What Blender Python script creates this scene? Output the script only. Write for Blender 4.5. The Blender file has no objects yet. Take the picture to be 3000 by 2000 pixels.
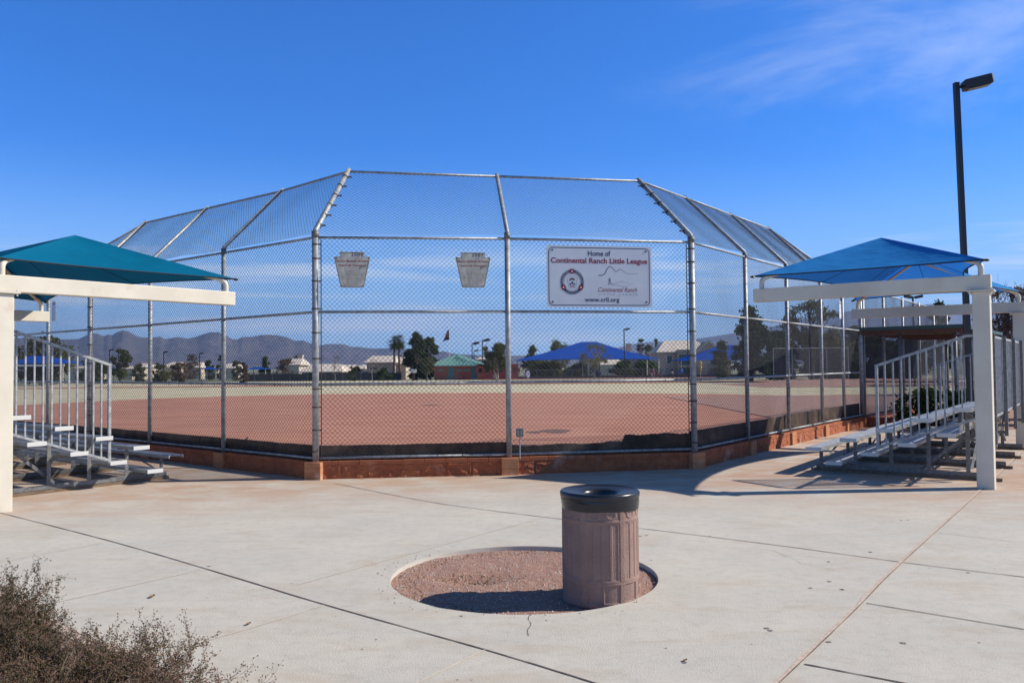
import bpy, bmesh, math, random
import numpy as np
from mathutils import Vector, Matrix, noise
random.seed(7); RNG = np.random.default_rng(7)
sc = bpy.context.scene
COL = sc.collection
R = math.radians

# ------------------------------------------------------------------ camera
FPX = 2421.0
PITCH = math.atan(73.0 / FPX); ROLL = 0.0095; EYE = Vector((0, 0, 1.70))
FWD = Vector((0, math.cos(PITCH), math.sin(PITCH)))
r0 = Vector((1, 0, 0)); u0 = Vector((0, -math.sin(PITCH), math.cos(PITCH)))
RT = r0 * math.cos(ROLL) - u0 * math.sin(ROLL)
UP = r0 * math.sin(ROLL) + u0 * math.cos(ROLL)
cam = bpy.data.objects.new('camera', bpy.data.cameras.new('camera')); COL.objects.link(cam)
cam.data.sensor_width = 36; cam.data.lens = 36 * FPX / 3000; cam.data.clip_end = 40000; cam.data.clip_start = .05
M4 = Matrix((RT, UP, -FWD)).transposed().to_4x4(); M4.translation = EYE
cam.matrix_world = M4
sc.camera = cam

def at(px, py, Y):
    d = FWD + RT * ((px - 1500) / FPX) - UP * ((py - 1000) / FPX)
    return EYE + d * (Y / d.y)
def gnd(px, py, z=0.0):
    d = FWD + RT * ((px - 1500) / FPX) - UP * ((py - 1000) / FPX)
    return EYE + d * ((z - EYE.z) / d.z)
def gz(Y):                                   # the far ground falls away gently
    return -0.0055 * max(0, min(Y, 260) - 60)

# ------------------------------------------------------------------ light and sky
SUN_AZ = 4.0; SUN_EL = 37.0                  # azimuth measured from +X towards +Y
sd = Vector((math.cos(R(SUN_AZ)) * math.cos(R(SUN_EL)), math.sin(R(SUN_AZ)) * math.cos(R(SUN_EL)), math.sin(R(SUN_EL))))
sun = bpy.data.objects.new('sun', bpy.data.lights.new('sun', 'SUN')); COL.objects.link(sun)
sun.data.energy = 5.0; sun.data.angle = R(.53); sun.data.color = (1, .93, .82)
sun.rotation_euler = sd.to_track_quat('Z', 'Y').to_euler()
sc.view_settings.view_transform = 'Standard'; sc.view_settings.look = 'None'
sc.view_settings.exposure = 0.25; sc.view_settings.gamma = 1.0
w = bpy.data.worlds.new('World'); sc.world = w; w.use_nodes = True
nt = w.node_tree; nt.nodes.clear()
N = nt.nodes.new; L = nt.links.new
out = N('ShaderNodeOutputWorld'); bg = N('ShaderNodeBackground'); sky = N('ShaderNodeTexSky')
sky.sky_type = 'NISHITA'; sky.sun_disc = False; sky.sun_elevation = R(SUN_EL); sky.sun_rotation = R(90 - SUN_AZ)
sky.altitude = 700; sky.air_density = 1.0; sky.dust_density = .35; sky.ozone_density = 2.6
hs = N('ShaderNodeHueSaturation'); hs.inputs['Saturation'].default_value = 1.04; hs.inputs['Value'].default_value = 1.0
tint = N('ShaderNodeMix'); tint.data_type = 'RGBA'; tint.blend_type = 'MULTIPLY'; tint.inputs[0].default_value = 1.0
L(sky.outputs[0], tint.inputs[6]); tint.inputs[7].default_value = (.46, 1.12, 2.12, 1); L(tint.outputs[2], hs.inputs['Color'])
tc = N('ShaderNodeTexCoord')
def math_node(tree, op, a, b=None, clamp=False):
    m = tree.nodes.new('ShaderNodeMath'); m.operation = op; m.use_clamp = clamp
    for i, v in enumerate((a, b)):
        if v is None: continue
        if isinstance(v, (int, float)): m.inputs[i].default_value = v
        else: tree.links.new(v, m.inputs[i])
    return m.outputs[0]
def ramp(tree, fac, lo, hi, smooth=True):
    m = tree.nodes.new('ShaderNodeMapRange'); m.interpolation_type = 'SMOOTHSTEP' if smooth else 'LINEAR'
    tree.links.new(fac, m.inputs[0]); m.inputs[1].default_value = lo; m.inputs[2].default_value = hi
    return m.outputs[0]
def wnoise(scale, sx, sy, sz, rot, detail=7, dist=.0, rough=.6):
    mp = N('ShaderNodeMapping'); mp.inputs['Scale'].default_value = (sx, sy, sz); mp.inputs['Rotation'].default_value = rot
    L(tc.outputs['Generated'], mp.inputs[0]); n = N('ShaderNodeTexNoise'); n.inputs['Scale'].default_value = scale
    n.inputs['Detail'].default_value = detail; n.inputs['Distortion'].default_value = dist; n.inputs['Roughness'].default_value = rough
    L(mp.outputs[0], n.inputs['Vector']); return n.outputs[0]
sep = N('ShaderNodeSeparateXYZ'); L(tc.outputs['Generated'], sep.inputs[0])
X_, Y_, Z_ = sep.outputs
# high cirrus wisps to the upper right
c1 = ramp(nt, wnoise(2.6, 1, 1, 2.6, (.5, R(-30), .4), 9, .45, .62), .42, .78)
m1 = math_node(nt, 'MULTIPLY', ramp(nt, X_, .06, .3), ramp(nt, Z_, .20, .30))
c1 = math_node(nt, 'MULTIPLY', math_node(nt, 'MULTIPLY', c1, m1), .42)
# low flat bands
c2 = ramp(nt, wnoise(3.5, 1, 1, 13, (0, R(-3), 0), 7, .3, .55), .45, .68)
m2 = math_node(nt, 'MULTIPLY', ramp(nt, Z_, .01, .05), ramp(nt, Z_, .17, .09))
c2 = math_node(nt, 'MULTIPLY', math_node(nt, 'MULTIPLY', c2, m2), .8)
cc = math_node(nt, 'MAXIMUM', c1, c2, True)
low = N('ShaderNodeMix'); low.data_type = 'RGBA'; L(math_node(nt, 'MULTIPLY', ramp(nt, Z_, .26, .0), .8), low.inputs[0]); L(hs.outputs[0], low.inputs[6]); low.inputs[7].default_value = (5.6, 9.0, 12.6, 1)
mix = N('ShaderNodeMix'); mix.data_type = 'RGBA'; L(cc, mix.inputs[0]); L(low.outputs[2], mix.inputs[6]); mix.inputs[7].default_value = (10.2, 11.2, 12.6, 1)
zen = N('ShaderNodeMix'); zen.data_type = 'RGBA'; zen.blend_type = 'MULTIPLY'; L(ramp(nt, Z_, .43, .62), zen.inputs[0]); L(mix.outputs[2], zen.inputs[6]); zen.inputs[7].default_value = (.80, .48, .30, 1)  # unseen sky above the frame dimmed, blue most, to weaken the fill light
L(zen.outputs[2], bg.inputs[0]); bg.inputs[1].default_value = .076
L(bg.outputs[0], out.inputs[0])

# ------------------------------------------------------------------ helpers
def tag(o, label=None, cat=None, group=None, kind=None):
    if label: o['label'] = label
    if cat: o['category'] = cat
    if group: o['group'] = group
    if kind: o['kind'] = kind
    return o
def empty(name, loc, label=None, cat=None, group=None, rz=0):
    o = bpy.data.objects.new(name, None); COL.objects.link(o); o.location = loc; o.rotation_euler.z = rz
    o.empty_display_size = .2
    return tag(o, label, cat, group)
def copy_tree(o, parent=None):
    c = o.copy(); COL.objects.link(c)
    if parent: c.parent = parent
    for ch in list(o.children): copy_tree(ch, c)
    return c
def V(*a): return Vector(a)
def wloc(o):
    v = Vector(o.location)
    while o.parent: o = o.parent; v += Vector(o.location)
    return v
class MB:
    """collects geometry; frame = (origin, ex, ey) maps local to world"""
    def __init__(s, frame=None): s.v = []; s.f = []; s.m = []; s.fr = frame; s.mi = 0
    def add(s, vs, fs):
        b = len(s.v)
        if s.fr:
            O, ex, ey = s.fr
            vs = [O + ex * p[0] + ey * p[1] + Vector((0, 0, p[2])) for p in map(Vector, vs)]
        s.v.extend([tuple(p) for p in vs]); s.f.extend([tuple(i + b for i in f) for f in fs]); s.m.extend([s.mi] * len(fs)); return s
    def box(s, x0, x1, y0, y1, z0, z1):
        return s.add([(x0,y0,z0),(x1,y0,z0),(x1,y1,z0),(x0,y1,z0),(x0,y0,z1),(x1,y0,z1),(x1,y1,z1),(x0,y1,z1)],
            [(0,3,2,1),(4,5,6,7),(0,1,5,4),(1,2,6,5),(2,3,7,6),(3,0,4,7)])
    def bar(s, p0, p1, w, h, up=(0,0,1)):
        p0 = Vector(p0); p1 = Vector(p1); d = (p1 - p0).normalized(); a = d.cross(Vector(up))
        if a.length < 1e-4: a = d.cross(Vector((0, 1, 0)))
        a.normalize(); b = a.cross(d).normalized(); vs = []
        for p in (p0, p1):
            for i, j in ((-1,-1),(1,-1),(1,1),(-1,1)): vs.append(p + a * (i * w / 2) + b * (j * h / 2))
        return s.add(vs, [(0,1,2,3),(7,6,5,4),(0,4,5,1),(1,5,6,2),(2,6,7,3),(3,7,4,0)])
    def tube(s, pts, r, n=8, cap=True):
        pts = [Vector(p) for p in pts]; rs = r if isinstance(r, (list, tuple)) else [r] * len(pts)
        vs = []; fs = []
        ref = None
        for i, p in enumerate(pts):
            if i == 0: d = pts[1] - p
            elif i == len(pts) - 1: d = p - pts[i-1]
            else: d = (pts[i+1] - p).normalized() + (p - pts[i-1]).normalized()
            d.normalize()
            if ref is None:
                ref = d.cross(Vector((0, 0, 1)));
                if ref.length < 1e-3: ref = d.cross(Vector((0, 1, 0)))
            a = (ref - d * ref.dot(d)).normalized(); b = d.cross(a); ref = a
            for k in range(n):
                t = 2 * math.pi * k / n; vs.append(p + (a * math.cos(t) + b * math.sin(t)) * rs[i])
        for i in range(len(pts) - 1):
            for k in range(n):
                k2 = (k + 1) % n; fs.append((i*n+k, i*n+k2, (i+1)*n+k2, (i+1)*n+k))
        if cap: fs.append(tuple(range(n-1, -1, -1))); fs.append(tuple(range((len(pts)-1)*n, len(pts)*n)))
        return s.add(vs, fs)
    def prism(s, poly, z0, z1):                # poly list of (x,y)
        n = len(poly)
        return s.add([(x, y, z0) for x, y in poly] + [(x, y, z1) for x, y in poly],
            [tuple(range(n-1, -1, -1)), tuple(range(n, 2*n))] + [(i, (i+1) % n, n + (i+1) % n, n + i) for i in range(n)])
    def extr(s, prof, p0, p1, a, b):           # profile (u,v) in axes a,b extruded p0->p1
        p0 = Vector(p0); p1 = Vector(p1); a = Vector(a); b = Vector(b); n = len(prof)
        return s.add([p + a * u + b * v for p in (p0, p1) for u, v in prof],
            [tuple(range(n-1, -1, -1)), tuple(range(n, 2*n))] + [(i, (i+1) % n, n + (i+1) % n, n + i) for i in range(n)])
    def sphere(s, c, r, n=8, m=6, sc_=(1,1,1)):
        c = Vector(c); vs = []; fs = []
        for j in range(m + 1):
            t = math.pi * j / m
            for i in range(n):
                p = 2 * math.pi * i / n
                vs.append(c + Vector((r*sc_[0]*math.sin(t)*math.cos(p), r*sc_[1]*math.sin(t)*math.sin(p), r*sc_[2]*math.cos(t))))
        for j in range(m):
            for i in range(n):
                i2 = (i+1) % n; fs.append((j*n+i, (j+1)*n+i, (j+1)*n+i2, j*n+i2))
        return s.add(vs, fs)
    def lathe(s, c, prof, n=48):               # prof (r,z)
        c = Vector(c); vs = []; fs = []
        for r, z in prof:
            for i in range(n):
                t = 2 * math.pi * i / n; vs.append(c + Vector((r*math.cos(t), r*math.sin(t), z)))
        for j in range(len(prof) - 1):
            for i in range(n):
                i2 = (i+1) % n; fs.append((j*n+i, j*n+i2, (j+1)*n+i2, (j+1)*n+i))
        return s.add(vs, fs)
    def build(s, name, mats, parent=None, smooth=False, world=True, bevel=0):
        me = bpy.data.meshes.new(name)
        vs = s.v
        if parent is not None and world:
            o = wloc(parent); vs = [(a - o.x, b - o.y, c - o.z) for a, b, c in vs]
        me.from_pydata(vs, [], s.f); me.update()
        mats = mats if isinstance(mats, (list, tuple)) else [mats]
        for m in mats: me.materials.append(m)
        if len(mats) > 1: me.polygons.foreach_set('material_index', s.m)
        if smooth: me.polygons.foreach_set('use_smooth', [True] * len(me.polygons))
        o = bpy.data.objects.new(name, me); COL.objects.link(o)
        if parent is not None: o.parent = parent
        if bevel:
            b = o.modifiers.new('bevel', 'BEVEL'); b.width = bevel; b.segments = 2; b.limit_method = 'ANGLE'; b.harden_normals = False
        return o
def npmesh(name, verts, quads, mats, parent=None, midx=None, world=True, k=4):
    """fast mesh from numpy arrays, all faces with k corners"""
    me = bpy.data.meshes.new(name); verts = np.asarray(verts, dtype=np.float32).reshape(-1, 3); quads = np.asarray(quads, dtype=np.int32).reshape(-1, k)
    if parent is not None and world: verts = verts - np.array(wloc(parent), dtype=np.float32)
    me.vertices.add(len(verts)); me.vertices.foreach_set('co', verts.ravel())
    me.loops.add(quads.size); me.loops.foreach_set('vertex_index', quads.ravel())
    me.polygons.add(len(quads)); me.polygons.foreach_set('loop_start', np.arange(0, quads.size, k, dtype=np.int32))
    mats = mats if isinstance(mats, (list, tuple)) else [mats]
    for m in mats: me.materials.append(m)
    if midx is not None: me.polygons.foreach_set('material_index', np.asarray(midx, dtype=np.int32))
    me.update(calc_edges=True); me.validate()
    o = bpy.data.objects.new(name, me); COL.objects.link(o)
    if parent is not None: o.parent = parent
    return o

# ------------------------------------------------------------------ materials
MATS = {}
def mat(name, c1, c2=None, scale=4.0, rough=.7, metal=0.0, bump=0.0, bscale=60.0, detail=6, lo=.35, hi=.65, spec=.5, c3=None, s3=.6, lo3=.5, hi3=.75, stretch=None):
    m = bpy.data.materials.new(name); m.use_nodes = True; t = m.node_tree; b = t.nodes['Principled BSDF']
    b.inputs['Roughness'].default_value = rough; b.inputs['Metallic'].default_value = metal; b.inputs['Specular IOR Level'].default_value = spec
    co = t.nodes.new('ShaderNodeTexCoord'); vec = co.outputs['Object']
    if stretch:
        mp = t.nodes.new('ShaderNodeMapping'); mp.inputs['Scale'].default_value = stretch; t.links.new(vec, mp.inputs[0]); vec = mp.outputs[0]
    col = None
    if c2 is not None:
        n = t.nodes.new('ShaderNodeTexNoise'); n.inputs['Scale'].default_value = scale; n.inputs['Detail'].default_value = detail; n.inputs['Roughness'].default_value = .6
        t.links.new(vec, n.inputs['Vector'])
        mx = t.nodes.new('ShaderNodeMix'); mx.data_type = 'RGBA'; t.links.new(ramp(t, n.outputs[0], lo, hi), mx.inputs[0])
        mx.inputs[6].default_value = (*c1, 1); mx.inputs[7].default_value = (*c2, 1); col = mx.outputs[2]
        if c3 is not None:
            n3 = t.nodes.new('ShaderNodeTexNoise'); n3.inputs['Scale'].default_value = s3; n3.inputs['Detail'].default_value = 5
            t.links.new(vec, n3.inputs['Vector'])
            m3 = t.nodes.new('ShaderNodeMix'); m3.data_type = 'RGBA'; t.links.new(ramp(t, n3.outputs[0], lo3, hi3), m3.inputs[0])
            t.links.new(col, m3.inputs[6]); m3.inputs[7].default_value = (*c3, 1); col = m3.outputs[2]
        t.links.new(col, b.inputs['Base Color'])
    else: b.inputs['Base Color'].default_value = (*c1, 1)
    if bump:
        n2 = t.nodes.new('ShaderNodeTexNoise'); n2.inputs['Scale'].default_value = bscale; n2.inputs['Detail'].default_value = 5
        t.links.new(vec, n2.inputs['Vector']); bp = t.nodes.new('ShaderNodeBump'); bp.inputs['Strength'].default_value = bump; bp.inputs['Distance'].default_value = .02
        t.links.new(n2.outputs[0], bp.inputs['Height']); t.links.new(bp.outputs[0], b.inputs['Normal'])
    MATS[name] = m; return m
def fabric(name, c, tr, amt=.35):
    m = bpy.data.materials.new(name); m.use_nodes = True; t = m.node_tree; t.nodes.clear()
    o = t.nodes.new('ShaderNodeOutputMaterial'); d = t.nodes.new('ShaderNodeBsdfDiffuse'); r = t.nodes.new('ShaderNodeBsdfTranslucent')
    g = t.nodes.new('ShaderNodeBsdfGlossy'); g.inputs['Roughness'].default_value = .45; g.inputs['Color'].default_value = (.9, .95, 1, 1)
    co = t.nodes.new('ShaderNodeTexCoord'); n = t.nodes.new('ShaderNodeTexNoise'); n.inputs['Scale'].default_value = 3; n.inputs['Detail'].default_value = 8
    t.links.new(co.outputs['Object'], n.inputs['Vector'])
    mx = t.nodes.new('ShaderNodeMix'); mx.data_type = 'RGBA'; t.links.new(n.outputs[0], mx.inputs[0])
    mx.inputs[6].default_value = tuple(x * .85 for x in c) + (1,); mx.inputs[7].default_value = tuple(min(1, x * 1.15) for x in c) + (1,)
    t.links.new(mx.outputs[2], d.inputs[0]); r.inputs[0].default_value = (*tr, 1)
    a = t.nodes.new('ShaderNodeMixShader'); a.inputs[0].default_value = amt; t.links.new(d.outputs[0], a.inputs[1]); t.links.new(r.outputs[0], a.inputs[2])
    b = t.nodes.new('ShaderNodeMixShader'); b.inputs[0].default_value = .02; t.links.new(a.outputs[0], b.inputs[1]); t.links.new(g.outputs[0], b.inputs[2])
    n2 = t.nodes.new('ShaderNodeTexNoise'); n2.inputs['Scale'].default_value = 2.2; n2.inputs['Detail'].default_value = 2
    mp = t.nodes.new('ShaderNodeMapping'); mp.inputs['Scale'].default_value = (1, 1, 3); t.links.new(co.outputs['Object'], mp.inputs[0]); t.links.new(mp.outputs[0], n2.inputs['Vector'])
    bp = t.nodes.new('ShaderNodeBump'); bp.inputs['Strength'].default_value = .25; bp.inputs['Distance'].default_value = .15
    t.links.new(n2.outputs[0], bp.inputs['Height']); t.links.new(bp.outputs[0], d.inputs['Normal'])
    t.links.new(b.outputs[0], o.inputs[0]); return m
def leafmat(name, c1, c2, tr=.3, scale=1.5):
    m = bpy.data.materials.new(name); m.use_nodes = True; t = m.node_tree; t.nodes.clear()
    o = t.nodes.new('ShaderNodeOutputMaterial'); d = t.nodes.new('ShaderNodeBsdfDiffuse'); r = t.nodes.new('ShaderNodeBsdfTranslucent')
    co = t.nodes.new('ShaderNodeTexCoord'); n = t.nodes.new('ShaderNodeTexNoise'); n.inputs['Scale'].default_value = scale; n.inputs['Detail'].default_value = 6
    t.links.new(co.outputs['Object'], n.inputs['Vector'])
    mx = t.nodes.new('ShaderNodeMix'); mx.data_type = 'RGBA'; t.links.new(ramp(t, n.outputs[0], .35, .65), mx.inputs[0])
    mx.inputs[6].default_value = (*c1, 1); mx.inputs[7].default_value = (*c2, 1)
    t.links.new(mx.outputs[2], d.inputs[0]); t.links.new(mx.outputs[2], r.inputs[0])
    a = t.nodes.new('ShaderNodeMixShader'); a.inputs[0].default_value = tr; t.links.new(d.outputs[0], a.inputs[1]); t.links.new(r.outputs[0], a.inputs[2])
    t.links.new(a.outputs[0], o.inputs[0]); return m
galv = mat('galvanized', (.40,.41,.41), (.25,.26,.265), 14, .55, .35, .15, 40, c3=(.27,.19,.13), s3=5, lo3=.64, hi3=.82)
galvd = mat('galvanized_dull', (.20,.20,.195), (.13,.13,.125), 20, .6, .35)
wirem = mat('chain_wire', (.060,.066,.074), None, rough=.5, metal=.35)
band = mat('rusty_band', (.06,.052,.05), (.11,.065,.045), 30, .7, .3)
alu = mat('aluminium', (.43,.43,.42), (.33,.33,.325), 8, .42, .4, .05, 30)
cap_m = mat('end_cap', (.58,.58,.55), None, rough=.5)
cream = mat('cream_paint', (.68,.62,.50), (.60,.545,.43), 1.6, .5, 0, .05, 14, c3=(.56,.47,.36), s3=3.5, lo3=.60, hi3=.80)
wood = mat('old_timber', (.23,.16,.10), (.13,.09,.06), 9, .9, 0, .5, 30, stretch=(1,1,6))
kick = mat('weathered_board', (.12,.066,.036), (.055,.03,.018), 5, .9, 0, .6, 24, c3=(.22,.14,.085), s3=2)
black = mat('black_paint', (.012,.012,.014), None, rough=.45)
# ------------------------------------------------------------------ ground materials
def concrete():
    m = bpy.data.materials.new('concrete'); m.use_nodes = True; t = m.node_tree; b = t.nodes['Principled BSDF']
    b.inputs['Roughness'].default_value = .8; b.inputs['Specular IOR Level'].default_value = .3
    co = t.nodes.new('ShaderNodeTexCoord').outputs['Object']
    def nz(s, d=6, ro=.6, st=None, dist=0):
        v = co
        if st:
            mp = t.nodes.new('ShaderNodeMapping'); mp.inputs['Scale'].default_value = st[:3]; mp.inputs['Rotation'].default_value = (0, 0, st[3]); t.links.new(v, mp.inputs[0]); v = mp.outputs[0]
        n = t.nodes.new('ShaderNodeTexNoise'); n.inputs['Scale'].default_value = s; n.inputs['Detail'].default_value = d; n.inputs['Roughness'].default_value = ro; n.inputs['Distortion'].default_value = dist
        t.links.new(v, n.inputs['Vector']); return n.outputs[0]
    def mx(f, a, c):
        x = t.nodes.new('ShaderNodeMix'); x.data_type = 'RGBA'
        t.links.new(f, x.inputs[0]); 
        if isinstance(a, tuple): x.inputs[6].default_value = (*a, 1)
        else: t.links.new(a, x.inputs[6])
        x.inputs[7].default_value = (*c, 1); return x.outputs[2]
    c = mx(ramp(t, nz(.9, 8, .65), .3, .7), (.61, .56, .475), (.53, .50, .435))
    c = mx(math_node(t, 'MULTIPLY', ramp(t, nz(1.3, 7, .6, (1, 2.4, 1, .4), .6), .48, .72), .55), c, (.50, .41, .31))
    c = mx(math_node(t, 'MULTIPLY', ramp(t, nz(9, 8, .75), .42, .75), .42), c, (.37, .335, .285))
    c = mx(math_node(t, 'MULTIPLY', ramp(t, nz(28, 5, .8), .5, .78), .35), c, (.62, .585, .52))
    s = t.nodes.new('ShaderNodeSeparateXYZ'); t.links.new(co, s.inputs[0])
    # red field dust that settles by the backstop and under the bleachers
    far = ramp(t, math_node(t, 'ADD', s.outputs[1], math_node(t, 'MULTIPLY', math_node(t, 'ABSOLUTE', s.outputs[0]), .28)), 9.6, 13.5)
    c = mx(math_node(t, 'MULTIPLY', math_node(t, 'MULTIPLY', far, ramp(t, nz(1.1, 8, .7, (1, 1.6, 1, 0), .4), .30, .62)), .85), c, (.47, .29, .185))
    c = mx(math_node(t, 'MULTIPLY', ramp(t, nz(90, 3, .7), .62, .75), .5), c, (.27, .25, .22))
    t.links.new(c, b.inputs['Base Color'])
    bp = t.nodes.new('ShaderNodeBump'); bp.inputs['Strength'].default_value = .5; bp.inputs['Distance'].default_value = .01
    t.links.new(nz(70, 6, .75), bp.inputs['Height']); t.links.new(bp.outputs[0], b.inputs['Normal'])
    return m
conc = concrete()
gravel = mat('red_gravel', (.44,.245,.18), (.33,.18,.13), 30, .95, 0, .9, 90, c3=(.44,.34,.29), s3=60, lo3=.56, hi3=.68)
dirt = mat('infield_dirt', (.46,.205,.125), (.375,.155,.095), 1.1, .95, 0, .3, 20, c3=(.50,.27,.18), s3=1.6, lo3=.5, hi3=.8, stretch=(.25,1.3,1))
grassm = mat('dormant_grass', (.60,.51,.34), (.49,.43,.27), .5, .95, 0, .5, 8, c3=(.20,.23,.12), s3=1.3, lo3=.57, hi3=.65, stretch=(.22,1.6,1))
desert = mat('desert_scrub', (.22,.22,.14), (.14,.16,.09), .02, .95, c3=(.30,.27,.2), s3=.006)
jdark = mat('joint_filler', (.10,.075,.06), (.16,.12,.1), 20, .95)
jlight = mat('joint_pale', (.72,.62,.49), (.62,.53,.41), 10, .9)
jpink = mat('joint_sand', (.50,.36,.28), (.60,.50,.42), 25, .9)
blockm = mat('split_face_block', (.38,.115,.042), (.29,.082,.032), 5, .85, 0, .5, 45, c3=(.52,.30,.21), s3=2.2, lo3=.6, hi3=.8)
blocks = mat('smooth_block', (.50,.22,.10), (.42,.165,.07), 7, .85, 0, .3, 50, c3=(.62,.45,.35), s3=3, lo3=.6, hi3=.8)
mortar = mat('mortar', (.52,.33,.22), None, rough=.9)

# ------------------------------------------------------------------ base ground, reaches the horizon
def sheet(name, xs, ys, zf, m, kind='structure'):
    vs = [(x, y, zf(x, y)) for y in ys for x in xs]; nx = len(xs)
    fs = [(j*nx+i, j*nx+i+1, (j+1)*nx+i+1, (j+1)*nx+i) for j in range(len(ys)-1) for i in range(nx-1)]
    return tag(MB().add(vs, fs).build(name, m), kind=kind)
sheet('ground', [-9000,-2000,-400,0,400,2000,9000], [-300,60,260,1000,4000,12000], lambda x, y: gz(y) - .14, desert)
sheet('outfield_grass', [-75,-30,0,30,75], [10,60,110,143], lambda x, y: gz(y) - .05, grassm)
sheet('warning_track', [-75,0,60], [88,96], lambda x, y: gz(y) - .02, dirt)
# infield dirt with its curved grass edge
arc = [gnd(-300,1205), gnd(30,1186), gnd(230,1176), gnd(440,1166.5), gnd(700,1158), gnd(1000,1152), gnd(1300,1149), gnd(1700,1149), gnd(2050,1152), gnd(2250,1155), gnd(2420,1161), gnd(2600,1172)]
def smooth_line(pts, n=8, jit=0):
    o = []
    for i in range(len(pts)-1):
        p0 = pts[max(i-1,0)]; p1 = pts[i]; p2 = pts[i+1]; p3 = pts[min(i+2, len(pts)-1)]
        for k in range(n):
            t = k / n; a = .5*((2*p1)+(p2-p0)*t+(2*p0-5*p1+4*p2-p3)*t*t+(3*p1-p0-3*p2+p3)*t**3)
            if jit: a = a + Vector((0, random.uniform(-jit, jit), 0))
            o.append(a)
    o.append(pts[-1]); return o
a2 = smooth_line(arc, 14, .12)
vs = [(p.x, p.y, -.03) for p in a2] + [(p.x * .25, 12.2 + abs(p.x) * .2, -.03) for p in a2]; n = len(a2)
tag(MB().add(vs, [(i, i+1, n+i+1, n+i) for i in range(n-1)]).build('infield_dirt', dirt), kind='structure')
pd = MB()  # flat dark patches; at home plate the colour holds a hollow's shade
for px, py, rx, ry in ((1628,1262,.40,.7),(1566,1265,.22,.4),(1262,1186,.4,.4)):
    c = gnd(px, py, -.024); q = [(c.x + rx*math.cos(t)*(1+.15*math.sin(3*t)), c.y + ry*math.sin(t)) for t in [k*math.pi/10 for k in range(20)]]
    pd.add([(x, y, -.024) for x, y in q], [tuple(range(20))])
tag(pd.build('dark_dirt_patch', mat('dark_dirt', (.12,.065,.05), (.2,.1,.075), 6, .9)), kind='structure')

# ------------------------------------------------------------------ fence line geometry
ZR = [.315, 1.45, 2.57, 3.73]; ZT = 5.0
L0 = V(-3.04, 12.78, 0); C0 = V(-.062, 13.1, 0); R0 = V(2.99, 13.67, 0)
dl = V(-.78, .63, 0).normalized(); dr = V(.597, .802, 0).normalized()
LW = [L0 + dl * t for t in (0, 2.545, 5.09, 7.635, 9.73, 11.76, 14.2)]
RW = [R0 + dr * t for t in (0, 2.4, 4.75, 7.15, 9.0, 10.75)]
fline = LW[::-1] + [C0] + RW
# ------------------------------------------------------------------ plaza with tree well
WC = V(.08, 6.8, 0); WR = 1.08
bm = bmesh.new()
poly = [(-26,-7),(26,-7),(26,20.8),(RW[4].x+.05,20.8)] + [(p.x, p.y) for p in [R0 + dr*8.2, R0, C0, L0, LW[6]]] + [(-26, LW[6].y)]
ov = [bm.verts.new((x, y, 0)) for x, y in poly]; ed = [bm.edges.new((ov[i], ov[(i+1) % len(ov)])) for i in range(len(ov))]
hv = [bm.verts.new((WC.x + WR*math.cos(t), WC.y + WR*math.sin(t), 0)) for t in [2*math.pi*k/96 for k in range(96)]]
ed += [bm.edges.new((hv[i], hv[(i+1) % 96])) for i in range(96)]
bmesh.ops.triangle_fill(bm, use_beauty=True, edges=ed)
lv = [bm.verts.new((v.co.x, v.co.y, -.12)) for v in hv]
for i in range(96): bm.faces.new((hv[i], hv[(i+1) % 96], lv[(i+1) % 96], lv[i]))
for f in bm.faces:
    if abs(f.normal.z) > .5 and f.normal.z < 0: f.normal_flip()
me = bpy.data.meshes.new('plaza'); bm.to_mesh(me); bm.free(); me.materials.append(conc)
plaza = bpy.data.objects.new('plaza', me); COL.objects.link(plaza); tag(plaza, kind='structure')
# gravel disc, slightly uneven, with a scuffed hollow
vs = [(WC.x, WC.y, -.04)]; fs = []; nr = 60; na = 140
def gh(x, y):
    h = -.036 + .012 * noise.noise(Vector((x*3, y*3, 0))) + .007 * noise.noise(Vector((x*14, y*14, 3))) + .004 * noise.noise(Vector((x*45, y*45, 3)))
    d = math.hypot((x + .38) / .26, (y - 6.83) / .13); h -= .062 * math.exp(-d*d); d = math.hypot((x + .62) / .16, (y - 6.7) / .1); h += .018 * math.exp(-d*d)
    return h
for j in range(1, nr+1):
    for i in range(na):
        t = 2*math.pi*i/na; x = WC.x + (WR+.01)*j/nr*math.cos(t); y = WC.y + (WR+.01)*j/nr*math.sin(t); vs.append((x, y, gh(x, y)))
for i in range(na): fs.append((0, 1+i, 1+(i+1) % na))
for j in range(nr-1):
    for i in range(na): fs.append((1+j*na+i, 1+(j+1)*na+i, 1+(j+1)*na+(i+1) % na, 1+j*na+(i+1) % na))
tag(MB().add(vs, fs).build('tree_well_gravel', gravel, smooth=True), kind='structure')
# loose stones and litter (uncountable)
stone = mat('pebble', (.40,.27,.22), (.55,.48,.42), 40, .9); litm = mat('leaf_litter', (.16,.09,.05), (.26,.17,.09), 30, .9)
def pebbles(pts, smin, smax):
    b = MB()
    for x, y, z in pts:
        s = smin + (smax-smin)*random.random()**2.2; a = random.random()*6
        p = [Vector((math.cos(a+k*1.57)*s*random.uniform(.6,1.2), math.sin(a+k*1.57)*s*random.uniform(.6,1.2), 0)) for k in range(4)]
        c = Vector((x, y, z)); h = s*random.uniform(.5,.9)
        b.add([c+q for q in p]+[c+V(0,0,h), c-V(0,0,h*.3)], [(0,1,4),(1,2,4),(2,3,4),(3,0,4)])
    return b
pts = []
for k in range(5200):
    t = random.random()*6.283; r = WR*math.sqrt(random.random())*.985
    if random.random() < .18: r = WR*random.uniform(.9,.985)
    x = WC.x + r*math.cos(t); y = WC.y + r*math.sin(t); pts.append((x, y, gh(x, y)))
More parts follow.
